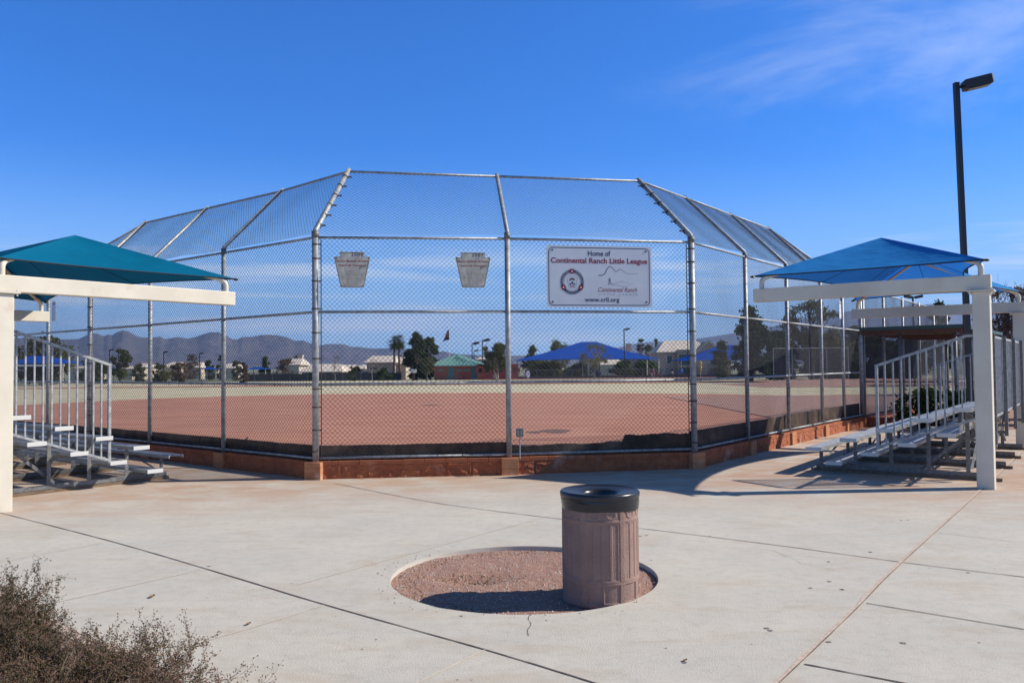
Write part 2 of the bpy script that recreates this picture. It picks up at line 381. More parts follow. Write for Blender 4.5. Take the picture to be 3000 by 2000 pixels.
for k in range(70):
    t = random.uniform(2.2, 5.6); r = WR*random.uniform(1.01, 1.14); pts.append((WC.x+r*math.cos(t), WC.y+r*math.sin(t), .001))
tag(pebbles(pts, .0025, .013).build('loose_gravel', stone), 'small reddish stones scattered over the round dirt tree well', 'gravel', kind='stuff')
pts = []
for k in range(620):
    t = random.uniform(1.2, 4.6); r = WR*random.uniform(.8,.985); x = WC.x + r*math.cos(t); y = WC.y + r*math.sin(t)
    if k < 210: x = -.38 + random.gauss(0,.17); y = 6.86 + random.gauss(0,.07)
    pts.append((x, y, gh(x, y)))
tag(pebbles(pts, .006, .014).build('leaf_litter', litm), 'dark dry leaf crumbs along the left edge of the round dirt well', 'leaf litter', kind='stuff')

def strip(name, pts, wd, m, z=.004, jag=0):
    pts = [gnd(*p) for p in pts]; pts = smooth_line(pts, 10) if len(pts) > 2 else [pts[0].lerp(pts[1], k/24) for k in range(25)]
    vs = []
    for i, p in enumerate(pts):
        d = (pts[min(i+1, len(pts)-1)] - pts[max(i-1, 0)]).normalized(); a = Vector((d.y, -d.x, 0)); ww = wd * (1 + random.uniform(-jag, jag)); sh = a * random.uniform(-jag, jag) * wd * .3
        vs += [p + a*ww/2 + sh + V(0,0,z), p - a*ww/2 + sh + V(0,0,z)]
    return tag(MB().add(vs, [(2*i, 2*i+1, 2*i+3, 2*i+2) for i in range(len(pts)-1)]).build(name, m), kind='structure')
D = 1.27551
def dd(*a): return [(x*D, y*D) for x, y in a]
strip('expansion_joint', dd((-60,1160),(0,1177),(245,1240),(480,1308),(745,1388),(1115,1492),(1365,1568),(1600,1645)), .013, jdark, jag=.3)
strip('expansion_joint', dd((770,1110),(930,1142),(1050,1162),(1215,1183),(1470,1213),(1770,1250),(2080,1292),(2352,1325),(2500,1342)), .012, jdark, jag=.3)
strip('sand_joint', dd((2352,1031),(2255,1122),(2070,1290),(1960,1400),(1785,1568),(1600,1745)), .030, jpink, .005, .35)
strip('expansion_joint', dd((2356,1033),(2259,1123),(2074,1291),(1965,1401),(1790,1569),(1605,1746)), .007, jdark, .006, .4)
strip('expansion_joint', dd((1990,1385),(2352,1445),(2500,1470)), .011, jdark, jag=.2)
strip('expansion_joint', dd((1848,1525),(2200,1592),(2400,1630)), .012, jdark, jag=.4)
for a in ([(2705,1434.7),(3100,1462)], [(2823,1498),(3100,1523)], [(2747,1561),(3100,1602)], [(2160,1392),(2850,1418)]):
    strip('saw_cut', a, .005, jdark)
for a in ([(880,1404),(720,1430.5),(116,1521)], [(-150,1676),(0,1646.7),(303,1589)], [(20,1796),(105,1777.7),(592,1668.8)], [(450,1922),(520,1901.8),(800,1820),(950,1772)],
          [(1422,1903),(1224,2000),(1130,2045)], [(870,1713),(1100,1650),(1635.7,1504),(1922,1430)]):
    strip('contraction_joint', a, .010, jlight, .004, .2)
strip('hairline_crack', [(1556,1795),(1548,1812),(1556,1828),(1546,1846),(1549,1862)], .004, jdark, .003, .6)
strip('hairline_crack', [(2262,1612),(2330,1640),(2352,1652),(2440,1668)], .0025, jdark, .003, .6)
sp = MB()
for px, py, r in [(612,1658,.02),(2375,1722,.02),(2428,1645,.02),(2466,1726,.02),(2246,1840,.024),(2257,1846,.024),(2428,1880,.022),(2470,1727,.016),(2640,1524,.02),(2550,1617,.024),(2430,1703,.02),(2646,1883,.026),(2836,1677,.02),(1876,1570,.02),(1895,1567,.018),(1352,1804,.014),(1908,1641,.012),(2660,1523,.018),(2080,1570,.016),(2005,2000-60,.018),(930,1520,.012),(1400,1490,.013)]:
    c = gnd(px, py); r *= .8; sp.add([(c.x + r*math.cos(t)*random.uniform(.8,1.15), c.y + r*math.sin(t)*random.uniform(.7,1.1), .003) for t in [k*.6283 for k in range(10)]], [tuple(range(10))])
for k in range(150):
    x = random.uniform(-5, 6); y = random.uniform(4.4, 12.3); r = random.uniform(.003, .008)
    if (V(x, y, 0)-WC).length < 1.2: continue
    sp.add([(x + r*math.cos(t), y + r*math.sin(t), .003) for t in [k2*1.0472 for k2 in range(6)]], [tuple(range(6))])
tag(sp.build('gum_spots', mat('gum', (.26,.24,.21), (.18,.165,.15), 20)), 'small dark gum spots dotted over the pale concrete plaza', 'stains', kind='stuff')
def dry_leaf(px, py, s, lab):
    c = gnd(px, py); a = random.random()*6; b = MB(); vs = []
    for i in range(6):
        for j in (-1, 0, 1):
            t = i/5; wdt = math.sin(math.pi*min(1,t*.95+.04))*.35
            x = (t-.5)*s; y = j*wdt*s; z = .004 + s*.28*abs(j)*.6 + s*.25*(t-.5)**2
            vs.append((c.x + x*math.cos(a) - y*math.sin(a), c.y + x*math.sin(a) + y*math.cos(a), z))
    b.add(vs, [(i*3+j, i*3+j+1, i*3+j+4, i*3+j+3) for i in range(5) for j in range(2)])
    return tag(b.build('dry_leaf', mat('dry_leaf_'+str(px), (.26,.15,.07), None)), lab, 'leaf', 'dry leaves blown over the plaza')
dry_leaf(446, 1749, .06, 'curled tan dry leaf lying on the plaza beyond the twiggy shrub')
dry_leaf(728, 1829, .045, 'small dry leaf beside the pale joint left of the bottom centre')
dry_leaf(2007, 1936, .035, 'dark brown dry leaf alone near the bottom edge right of the can')
dry_leaf(1062, 1402, .05, 'dry leaf on the slab against the block wall')
# planting bed, lower left, and gravel beds right
bedl = [(95,1798),(136,1818),(252,1880),(374,1920),(476,1985),(560,2040)]
bp = [gnd(*p) for p in bedl]
tag(MB().add([(p.x, p.y, .006) for p in bp] + [(bp[-1].x, 1.5, .006), (-7, 1.5, .006), (-7, bp[0].y+2.2, .006)], [tuple(range(len(bp)+3))]).build('planting_bed', mat('bed_soil', (.27,.18,.14), (.19,.125,.10), 14, .95, 0, .8, 60, c3=(.36,.29,.24), s3=40, lo3=.55, hi3=.7)), kind='structure')
strip('bed_edging', [(-80,1712)] + bedl, .085, mat('pink_edging', (.50,.40,.33), (.43,.34,.28), 8, .9), .010)
sheet('gravel_bed', [RW[4].x-.1, 16, 40], [20.8, 26, 45], lambda x, y: -.01, gravel)

# ------------------------------------------------------------------ chain link
def wire_panel(name, quad, parent, pitch=.074, r=.0026, seg=.36, m=wirem, world=True, sag=True):
    """real diamond mesh: two families of wires clipped to a flat convex polygon"""
    quad = [Vector(q) for q in quad]; o = quad[0]; ex = (quad[1]-quad[0]).normalized(); nn = ex.cross(quad[-1]-quad[0]).normalized(); ey = nn.cross(ex)
    P = [((q-o).dot(ex), (q-o).dot(ey)) for q in quad]; n = len(P)
    area = sum(P[i][0]*P[(i+1)%n][1]-P[(i+1)%n][0]*P[i][1] for i in range(n))
    if area < 0: P = P[::-1]
    starts = []; ends = []; off = []
    step = pitch
    for fam in (1, -1):
        cs = [p[1] - fam*p[0] for p in P]; c = math.floor(min(cs)/step)*step
        while c < max(cs):
            lo, hi = -1e9, 1e9; ok = True                       # point (x, c+fam*x)
            for i in range(n):
                x0, y0 = P[i]; x1, y1 = P[(i+1) % n]; dx, dy = x1-x0, y1-y0
                # inside: dx*(y-y0)-dy*(x-x0) >= 0
                A = dx*fam - dy; B = dx*(c-y0) + dy*x0
                if abs(A) < 1e-9:
                    if B < 0: ok = False
                elif A > 0: lo = max(lo, -B/A)
                else: hi = min(hi, -B/A)
            if ok and hi - lo > .01:
                k = max(1, int((hi-lo)*1.414/seg)); ts = np.linspace(lo, hi, k+1)
                for a, b in zip(ts[:-1], ts[1:]): starts.append((a, c+fam*a)); ends.append((b, c+fam*b)); off.append(fam*r*.8)
            c += step
    S = np.array(starts); E = np.array(ends); F = np.array(off)
    EX = np.array(ex); EY = np.array(ey); NN = np.array(nn); O = np.array(o)
    s3 = O + S[:, :1]*EX + S[:, 1:]*EY + F[:, None]*NN; e3 = O + E[:, :1]*EX + E[:, 1:]*EY + F[:, None]*NN
    if len(quad) == 4:                            # carry the fourth corner when the bay is slightly twisted
        flat = O + np.array(ex)*(quad[2]-o).dot(ex) + EY*(quad[2]-o).dot(ey); dlt = np.array(quad[2]) - flat
        if np.linalg.norm(dlt) > .004:
            wx = (quad[1]-o).length; hy = max(p[1] for p in P)
            for A_ in (s3, e3): A_ += (np.clip(((A_-O)@EX)/wx, 0, 1)*np.clip(((A_-O)@EY)/hy, 0, 1))[:, None]*dlt
    if sag:
        for A_ in (s3, e3):
            u = (A_-O)@EX; v = (A_-O)@EY; ph_ = float(O[0]*3.1+O[1])
            w1 = np.sin(u*1.9+ph_)*np.sin(v*1.4+ph_*2); w2 = np.sin(u*4.3+v*2.2+ph_)
            A_ += (w1*.018+w2*.006)[:, None]*NN + (w2*.005)[:, None]*EX + (np.sin(v*3.1+u*1.3+ph_)*.006)[:, None]*EY
    d = e3 - s3; d /= np.linalg.norm(d, axis=1)[:, None]; a = np.cross(d, NN); b = NN[None, :]
    vs = np.empty((len(S), 6, 3))
    for k in range(3):
        t = 2*math.pi*k/3 + .5; of = (a*math.cos(t) + b*math.sin(t))*r
        vs[:, k] = s3 + of; vs[:, 3+k] = e3 + of
    base = (np.arange(len(S))*6)[:, None]
    q = np.concatenate([base + np.array([[k, (k+1) % 3, 3+(k+1) % 3, 3+k]]) for k in range(3)])
    return npmesh(name, vs.reshape(-1, 3), q, m, parent, world=world)

bs = empty('backstop', tuple(C0), 'tall galvanized chain link backstop with inward leaning top behind home plate', 'backstop')
def inward(i, pts, side):
    return None
nC = V(-.145, .99, 0); nl = V(.63, .78, 0); nrw = V(-.802, .597, 0)
tops = {}
def post(p, r, ztop, lean=None, lz=ZT, knob=True, col=galv):
    if lean is None:
        o = MB().tube([p+V(0,0,.24), p+V(0,0,ztop)], r, 12).build('post', col, bs, True)
        c = MB().lathe(p+V(0,0,ztop), [(r*1.12,-.03),(r*1.12,.02),(r*.8,.05),(0,.065)], 12).build('post_cap', col, o, True)
    else:
        t = p + lean + V(0,0,lz)
        o = MB().tube([p+V(0,0,.24), p+V(0,0,ztop)], r, 12).build('post', col, bs, True)
        MB().tube([p+V(0,0,ztop-.01), p+V(0,0,ztop+.05)+lean*.012, t+lean*.035+V(0,0,.04)], [r*.95, r*.8, r*.78], 12).build('rafter', col, bs, True)
        b = MB()
        b.tube([p+V(0,0,ztop-.07), p+V(0,0,ztop+.025)], r*1.14, 12)
        b.build('collar', band if random.random() < .4 else galvd, o, True)
        return t
def bands(p, r, ks, side, lean=None, top=None):
    for z in ks:
        b = MB(); b.tube([p+V(0,0,z-.010), p+V(0,0,z+.010)], r*1.08, 12); b.bar(p+V(0,0,z), p+side*(r+.04)+V(0,0,z), .016, .018)
        b.build('tension_band', band, bs)
def rail(a, b, r=.021, m=galv):
    o = MB().tube([a, b], r, 8).build('rail', m, bs, True)
    return o
rcorner, rline = .052, .040
T = {}
leanL0 = V(.283,.959,0)*1.08; leanC = nC*1.18; leanR0 = V(-.529,.849,0)*1.27
T['L0'] = post(L0, rcorner, 3.80, leanL0); T['C0'] = post(C0, rline+.003, 3.80, leanC); T['R0'] = post(R0, rcorner, 3.80, leanR0)
TL = [T['L0']]; TR = [T['R0']]
for i, p in enumerate(LW[1:], 1):
    if i <= 3: TL.append(post(p, rcorner if i == 3 else rline, 3.78, nl*1.18))
    else: post(p, rline, 3.80)
for i, p in enumerate(RW[1:], 1):
    if i <= 3: TR.append(post(p, rline, 3.78, nrw*1.18))
    else: post(p, rcorner if i == 5 else rline, 3.80)
def run(pts):
    for a, b in zip(pts[:-1], pts[1:]):
        d = (b-a).normalized()
        for z in ZR: rail(a+d*.04+V(0,0,z), b-d*.04+V(0,0,z))
        n_ = V(-d.y, d.x, 0)*.0; 
        wire_panel('chain_link', [a+V(0,0,ZR[0]-.02), b+V(0,0,ZR[0]-.02), b+V(0,0,ZR[3]+.01), a+V(0,0,ZR[3]+.01)], bs, r=.0028)
run([L0, C0, R0]); run(LW); run(RW)
def over(a, b, ta, tb):
    rail(ta, tb); up = V(0,0,3.78)
    q = [a+up, b+up, tb-V(0,0,.01), ta-V(0,0,.01)]
    wire_panel('chain_link', q, bs, r=.0026)
over(L0, C0, T['L0'], T['C0']); over(C0, R0, T['C0'], T['R0'])
for i in range(3): over(LW[i], LW[i+1], TL[i], TL[i+1]); over(RW[i], RW[i+1], TR[i], TR[i+1])
for p, t, q in ((LW[3], TL[3], LW[4]), (RW[3], TR[3], RW[4])):
    rail(t, q+V(0,0,3.8)); wire_panel('chain_link', [p+V(0,0,3.78), q+V(0,0,3.78), t], bs, r=.0026)
# tension bars with their bands beside terminal posts
def tbar(p, side):
    s_ = side*(rcorner+.035)
    MB().tube([p+s_+V(0,0,.34), p+s_+V(0,0,3.70)], .008, 5).build('tension_bar', band, bs)
    bands(p, rcorner, [.42,.75,1.1,1.38,1.85,2.25,2.62,3.05,3.4,3.62], side)
dcl = (C0-L0).normalized(); dcr = (R0-C0).normalized()
tbar(L0, dcl); tbar(R0, -dcr); tbar(LW[3], -dl)
for i in range(6):                                   # clips up the leaning rafters at both corners
    t = (i+.6)/6.2
    for P, TT, sd_ in ((L0, T['L0'], dcl), (R0, T['R0'], -dcr)):
        c = (P+V(0,0,3.82)).lerp(TT, t); ax = (TT-P-V(0,0,3.82)).normalized()
        b = MB(); b.tube([c-ax*.014, c+ax*.014], rcorner*.92, 10); b.bar(c, c+sd_*.1, .02, .02); b.sphere(c+sd_*.1, .016, 6, 4)
        b.build('rafter_clip', band, bs)
# tie wires on rails and posts
b = MB()
for a, c in ((L0, C0), (C0, R0), (LW[0], LW[1]), (LW[1], LW[2]), (LW[2], LW[3]), (RW[0], RW[1]), (RW[1], RW[2]), (RW[2], RW[3])):
    d = (c-a).normalized()
    for z in ZR:
        for k in range(7):
            p = a + d*(.25+k*.4+random.uniform(-.05,.05)) + V(0,0,z)
            if (p-a).length < (c-a).length-.1: b.tube([p-d*.005, p+d*.005], .026, 6); b.tube([p+V(.0,-.022,.01), p+V(.004,-.03,-.05)], .003, 4)
for p in (LW[1], LW[2], C0, RW[1], RW[2]):
    for k in range(10): z = .5+k*.34; b.tube([p+V(0,0,z-.004), p+V(0,0,z+.004)], rline*1.1, 10)
tag(b.build('tie_wire', galvd, bs), kind='stuff')
# weathered kick boards on the field side
def kboard(a, b_, z0, z1, ragged=0, off=.07, m=kick):
    d = (b_-a).normalized(); nn = V(-d.y, d.x, 0)
    if nn.y < 0: nn = -nn
    n_ = int((b_-a).length/.06); prof = []
    h = z1
    for i in range(n_+1):
        u = i/n_; hh = z1 + .010*noise.noise(Vector((u*6, a.x, 0)))
        if ragged: hh = z1 + ragged*(noise.noise(Vector((u*4.2+1, 3, 0))) + .5*noise.noise(Vector((u*19, 1, 0)))) + (.09 if u > .62 else -.02)
        prof.append(((b_-a).length*u, hh))
    mb_ = MB(); vs = [a + nn*off + d*u + V(0,0,z0) for u, _ in prof] + [a + nn*off + d*u + V(0,0,z) for u, z in prof]
    vs += [v + nn*.03 for v in vs]; k = n_+1; N2 = 2*k; fs = []
    for i in range(n_): fs += [(i, i+1, k+i+1, k+i), (N2+i+1, N2+i, N2+k+i, N2+k+i+1), (k+i, k+i+1, N2+k+i+1, N2+k+i)]
    return mb_.add(vs, fs).build('kick_board', m, bs)
kboard(L0, C0, -.02, .50); kboard(C0, R0, -.02, .47, .05)
kb = [.50,.50,.49,.48,.48,.48]
for i in range(5): kboard(LW[i], LW[i+1], -.02, .50)
for i in range(5): kboard(RW[i], RW[i+1], -.02, .60 if i < 2 else .62)
b = MB()
for p, s_ in ((L0, 1), (L0, -1), (R0, -1), (LW[1], 1)):
    d = dcl if s_ > 0 else dl; c = p + d*.22*1 + V(0,.16 if s_ else 0,.33)
    b.bar(c, c + d*.14 + V(0,0,.17), .012, .03)
b.build('board_bracket', wood, bs)

# ------------------------------------------------------------------ block wall under the fence
bw = empty('block_wall', tuple(C0), 'low orange split face block wall with smooth pilasters under the backstop', 'wall')
def wall_run(a, b_, thick=.2, h=.21):
    d = (b_-a).normalized(); n_ = V(d.y, -d.x, 0)
    if n_.y > 0: n_ = -n_
    Ln = (b_-a).length; nu = int(Ln/.022); nv = 14; vs = []; fs = []
    a_ = a + n_*.06
    for j in range(nv+1):
        for i in range(nu+1):
            u = Ln*i/nu; z = -.03 + (h+.03)*j/nv; p = Vector((u*5, z*7, a.x))
            bl = (u % .40); edge = min(bl, .40-bl)
            dsp = .020*abs(noise.noise(p)) + .014*noise.noise(p*3.1) + .006*noise.noise(p*8)
            if edge < .010: dsp = -.008
            if j in (0, nv): dsp = min(dsp, .003)
            vs.append(a_ + d*u + n_*dsp + V(0,0,z))
    for j in range(nv):
        for i in range(nu): k = j*(nu+1)+i; fs.append((k, k+1, k+nu+2, k+nu+1))
    m_ = MB().add(vs, fs)
    back = [a_ - n_*thick + V(0,0,-.03), b_ + n_*.06 - n_*thick + V(0,0,-.03), b_ + n_*.06 - n_*thick + V(0,0,h), a_ - n_*thick + V(0,0,h)]
    m_.add(back, [(0,1,2,3)]); m_.add([a_+V(0,0,h), b_+n_*.06+V(0,0,h), back[2], back[3]], [(0,1,2,3)])
    o = m_.build('wall_run', blockm, bw)
    cp = MB(); k = int(Ln/.3)                       # cap course of separate smooth bricks
    for i in range(k):
        u0 = Ln*i/k+.003; u1 = Ln*(i+1)/k-.003; jz = random.uniform(-.003,.003); jn = random.uniform(-.004,.004)
        q = [a_ + d*u + n_*v for u, v in ((u0, .012+jn), (u1, .012+jn), (u1, -thick-.01), (u0, -thick-.01))]
        cp.add([p+V(0,0,h+.002) for p in q] + [p+V(0,0,.272+jz) for p in q], [(3,2,1,0),(4,5,6,7),(0,1,5,4),(1,2,6,5),(2,3,7,6),(3,0,4,7)])
    cp.build('coping', blockm, bw, bevel=.004)
def pilaster(p, d, h=.262):
    n_ = V(d.y, -d.x, 0)
    if n_.y > 0: n_ = -n_
    m_ = MB()
    for z0, z1 in ((-.02, .094), (.098, .178), (.182, h)):
        q = [p + d*u + n_*v for u, v in ((-.135,.115),(.135,.115),(.135,-.02),(-.135,-.02))]
        m_.add([x+V(0,0,z0) for x in q] + [x+V(0,0,z1) for x in q], [(3,2,1,0),(4,5,6,7),(0,1,5,4),(1,2,6,5),(2,3,7,6),(3,0,4,7)])
    q = [p + d*u + n_*v for u, v in ((-.13,.108),(.13,.108),(.13,-.02),(-.13,-.02))]
    m_.add([x+V(0,0,-.02) for x in q] + [x+V(0,0,h-.01) for x in q], [(3,2,1,0),(4,5,6,7),(0,1,5,4),(1,2,6,5),(2,3,7,6),(3,0,4,7)])
    m_.build('pilaster', blocks, bw, bevel=.004)
for a, c in zip(fline[:-1], fline[1:]): wall_run(a, c)
for i, p in enumerate(fline):
    a = fline[max(i-1, 0)]; c = fline[min(i+1, len(fline)-1)]; pilaster(p, (c-a).normalized())

# ------------------------------------------------------------------ signs
def text_mesh(s, height=None, width=None, bold=0, shear=0, spacing=1.0):
    cu = bpy.data.curves.new('t', 'FONT'); cu.body = s; cu.size = 1; cu.offset = bold; cu.shear = shear; cu.space_character = spacing
    cu.align_x = 'CENTER'; cu.resolution_u = 3; o = bpy.data.objects.new('t', cu); COL.objects.link(o)
    dg = bpy.context.evaluated_depsgraph_get(); me = bpy.data.meshes.new_from_object(o.evaluated_get(dg))
    vs = [Vector(v.co) for v in me.vertices]; fs = [tuple(p.vertices) for p in me.polygons]
    bpy.data.objects.remove(o); bpy.data.curves.remove(cu); bpy.data.meshes.remove(me)
    if not vs: return [], []
    x0 = min(v.x for v in vs); x1 = max(v.x for v in vs); sx = (width/(x1-x0)) if width else height; sy = height if height else sx
    cx = (x0+x1)/2
    return [Vector(((v.x-cx)*sx, v.y*sy, 0)) for v in vs], fs
class Board:
    """flat sign frame: local x right, y up, z towards the viewer"""
    def __init__(s, o, ex, off=.0): s.o = o; s.ex = ex; s.ey = V(0,0,1); s.n = V(ex.y, -ex.x, 0); s.n = s.n if s.n.y < 0 else -s.n
    def P(s, x, y, z=0): return s.o + s.ex*x + s.ey*y + s.n*z
    def text(s, mb, t, x, y, z, **k):
        vs, fs = text_mesh(t, **k); mb.add([s.P(x+v.x, y+v.y, z) for v in vs], fs)
    def poly(s, mb, pts, z): mb.add([s.P(x, y, z) for x, y in pts], [tuple(range(len(pts)))])
    def line(s, mb, pts, w, z, closed=False):
        n = len(pts); ws = w if isinstance(w, list) else [w]*n; vs = []
        for i, p in enumerate(pts):
            a = pts[(i-1) % n] if (closed or i) else p; c = pts[(i+1) % n] if (closed or i < n-1) else p
            dx, dy = c[0]-a[0], c[1]-a[1]; l = math.hypot(dx, dy) or 1; nx, ny = -dy/l, dx/l
            vs += [s.P(p[0]+nx*ws[i]/2, p[1]+ny*ws[i]/2, z), s.P(p[0]-nx*ws[i]/2, p[1]-ny*ws[i]/2, z)]
        m = n if closed else n-1
        mb.add(vs, [(2*i, 2*i+1, 2*((i+1) % n)+1, 2*((i+1) % n)) for i in range(m)])
    def slab(s, mb, pts, z0, z1):
        n = len(pts); mb.add([s.P(x, y, z0) for x, y in pts] + [s.P(x, y, z1) for x, y in pts], [tuple(range(n-1,-1,-1)), tuple(range(n, 2*n))] + [(i, (i+1) % n, n+(i+1) % n, n+i) for i in range(n)])
navy = mat('navy_ink', (.012,.022,.075), None, rough=.5); red = mat('red_ink', (.24,.012,.022), None, rough=.5); wht = mat('white_ink', (.78,.78,.76), None, rough=.5)
gry = mat('grey_ink', (.16,.17,.2), None, rough=.5)
signm = mat('sign_enamel', (.60,.61,.64), (.56,.57,.60), 1.5, .32, 0, .30, 3.2, spec=.5, c3=(.47,.44,.36), s3=1.1, lo3=.66, hi3=.85)
def rrect(w_, h_, r, n=6, ox=0, oy=0):
    o = []
    for cx, cy, a0 in ((w_/2-r, h_/2-r, 0), (-w_/2+r, h_/2-r, 90), (-w_/2+r, -h_/2+r, 180), (w_/2-r, -h_/2+r, 270)):
        for k in range(n+1): a = R(a0+90*k/n); o.append((ox+cx+r*math.cos(a), oy+cy+r*math.sin(a)))
    return o
W, H = 1.76, .99
so = C0 + dcr*1.504 + V(0,0,3.135); B = Board(so, dcr); so2 = B.P(0,0,.055); B = Board(so2, dcr)
sg = empty('field_sign', tuple(so2), 'large white rectangular sign with navy border and red lettering wired to the backstop', 'sign')
m_ = MB(); B.slab(m_, rrect(W, H, .012, 2), 0, .004); m_.build('panel', signm, sg)
m_ = MB(); B.line(m_, rrect(W-.075, H-.065, .07), .012, .0055, True); m_.build('border', navy, sg)
m_ = MB(); B.text(m_, 'Home of', -.005, .335, .0060, width=.38, height=.118, bold=.022)
B.text(m_, 'www.crll.org', .035, -.405, .0060, width=.585, height=.098, bold=.022); m_.build('navy_lettering', navy, sg)
m_ = MB(); B.text(m_, 'Continental Ranch Little League', -.0, .217, .0060, width=1.62, height=.118, bold=.028); m_.build('red_lettering', red, sg)
m_ = MB(); pts = []; mt = [(-.02,-.03),(.04,-.028),(.085,.0),(.115,.055),(.15,.105),(.185,.115),(.22,.085),(.26,.045),(.285,.035),(.315,.06),(.345,.078),(.38,.06),(.43,.022),(.48,.004),(.56,.0),(.66,.0)]
mv = smooth_line([Vector((x, y, 0)) for x, y in mt], 5); pts = [(p.x, p.y+.05) for p in mv]; B.line(m_, pts, [.013*(1-.8*i/len(pts)) for i in range(len(pts))], .006)
m_.build('hill_emblem', navy, sg)
m_ = MB(); B.line(m_, [(.13,-.125),(.22,-.125),(.40,-.16),(.56,-.115),(.37,-.07),(.20,-.122)], .0045, .006); m_.build('diamond_emblem', gry, sg)
m_ = MB(); bx, by = .168, -.08
for q, wd in (([(0,.034),(.002,.0)], .018), ([(.002,0),(-.026,-.042)], .008), ([(.002,0),(.03,-.044)], .008), ([(0,.03),(-.024,.018),(-.014,.042)], .006), ([(-.018,.036),(-.012,.075)], .0035)):
    B.line(m_, [(bx+x, by+y) for x, y in q], wd, .006)
B.poly(m_, [(bx+.004+.010*math.cos(k*.785), by+.048+.011*math.sin(k*.785)) for k in range(8)], .006); m_.build('batter_emblem', navy, sg)
m_ = MB(); B.text(m_, 'Continental Ranch', .30, -.245, .006, width=.66, height=.105, shear=.35, bold=.004); m_.build('script_lettering', red, sg)
m_ = MB(); B.text(m_, 'LITTLE', .115, -.302, .006, width=.27, height=.042, spacing=1.7); B.text(m_, 'LEAGUE', .485, -.302, .006, width=.30, height=.042, spacing=1.7)
B.line(m_, [(.305+.024*math.cos(k*.45+3.1), -.302+.024*math.sin(k*.45+3.1)) for k in range(10)], .004, .006); m_.build('grey_lettering', gry, sg)
ex_, ey_ = -.46, -.09                                     # round league crest
def ringpts(r, n=48, a0=0, a1=360): return [(ex_+r*math.cos(R(a0+(a1-a0)*k/n)), ey_+r*1.03*math.sin(R(a0+(a1-a0)*k/n))) for k in range(n+1)]
m_ = MB(); B.line(m_, ringpts(.196)[:-1], .004, .0058, True); B.line(m_, ringpts(.168)[:-1], .040, .0058, True); B.line(m_, ringpts(.134)[:-1], .004, .0058, True)
ks = [(-.062,.088),(-.062,.068),(-.088,.068),(-.055,-.092),(.055,-.092),(.088,.068),(.062,.068),(.062,.088)]
B.line(m_, [(ex_+x, ey_+y) for x, y in ks], .005, .0058, True)
B.line(m_, [(ex_+.05*math.cos(R(a)), ey_-.012+.055*math.sin(R(a))) for a in range(40, 150, 12)], .016, .0062)
dm = [(0,.026),(.022,0),(0,-.026),(-.022,0)]; B.poly(m_, [(ex_+x, ey_-.015+y) for x, y in dm], .0062)
B.line(m_, [(ex_-.042, ey_-.02),(ex_-.022, ey_-.052)], .02, .0062); B.line(m_, [(ex_+.042, ey_-.02),(ex_+.022, ey_-.052)], .02, .0062); m_.build('crest', navy, sg)
m_ = MB()
for a in (90, 210, 330):
    c, s_ = math.cos(R(a)), math.sin(R(a)); q = [(.128,-.026),(.128,.026),(.160,.030),(.204,.040),(.204,-.040),(.160,-.030)]
    B.poly(m_, [(ex_+u*c-v*s_, ey_+(u*s_+v*c)*1.03) for u, v in q], .0064)
B.line(m_, [(ex_+.07*math.cos(R(a)), ey_-.015+.073*math.sin(R(a))) for a in range(50, 140, 10)], .012, .0062); B.line(m_, [(ex_-.04, ey_-.072),(ex_+.04, ey_-.072)], .012, .0062); m_.build('crest_tab', red, sg)
m_ = MB()
for a in (90, 210, 330): B.poly(m_, [(ex_+.167*math.cos(R(a))+.012*math.cos(k*.6), ey_+.172*math.sin(R(a))+.012*math.sin(k*.6)) for k in range(11)], .0068)
def arc_text(word, r, amid, span, h, flip=1):
    for i, ch in enumerate(word):
        a = amid + (span/2 - span*i/(len(word)-1))*flip; vs, fs = text_mesh(ch, height=h)
        rot = R(a-90) if flip > 0 else R(a+90); rr = r - h*.36 if flip > 0 else r + h*.36
        px_, py_ = ex_+rr*math.cos(R(a)), ey_+rr*1.03*math.sin(R(a)); c, s_ = math.cos(rot), math.sin(rot)
        m_.add([B.P(px_+v.x*c-v.y*s_, py_+v.x*s_+v.y*c, .0070) for v in vs], fs)
arc_text('CHARACTER', .168, 150, 74, .031); arc_text('COURAGE', .168, 30, 66, .031); arc_text('LOYALTY', .168, 270, 62, .031, -1)
m_.build('crest_lettering', wht, sg)
m_ = MB()
for x, y in ((-W/2+.095, H/2-.075), (W/2-.095, H/2-.075), (-W/2+.095, -H/2+.085), (W/2-.095, -H/2+.085)):
    m_ = MB(); B.slab(m_, [(x+.016*math.cos(k*.785), y+.016*math.sin(k*.785)) for k in range(8)], .004, .010); m_.build('bolt', band, sg)
plq = mat('plaque_foil', (.74,.63,.48), (.56,.47,.35), 6, .38, .15, .9, 7, c3=(.3,.29,.22), s3=14, lo3=.6, hi3=.7)
plb = mat('plaque_border', (.10,.05,.045), None, rough=.5); redf = mat('faded_red_ink', (.30,.035,.03), None, rough=.6); smalli = mat('faded_small_ink', (.30,.20,.16), None, rough=.6)
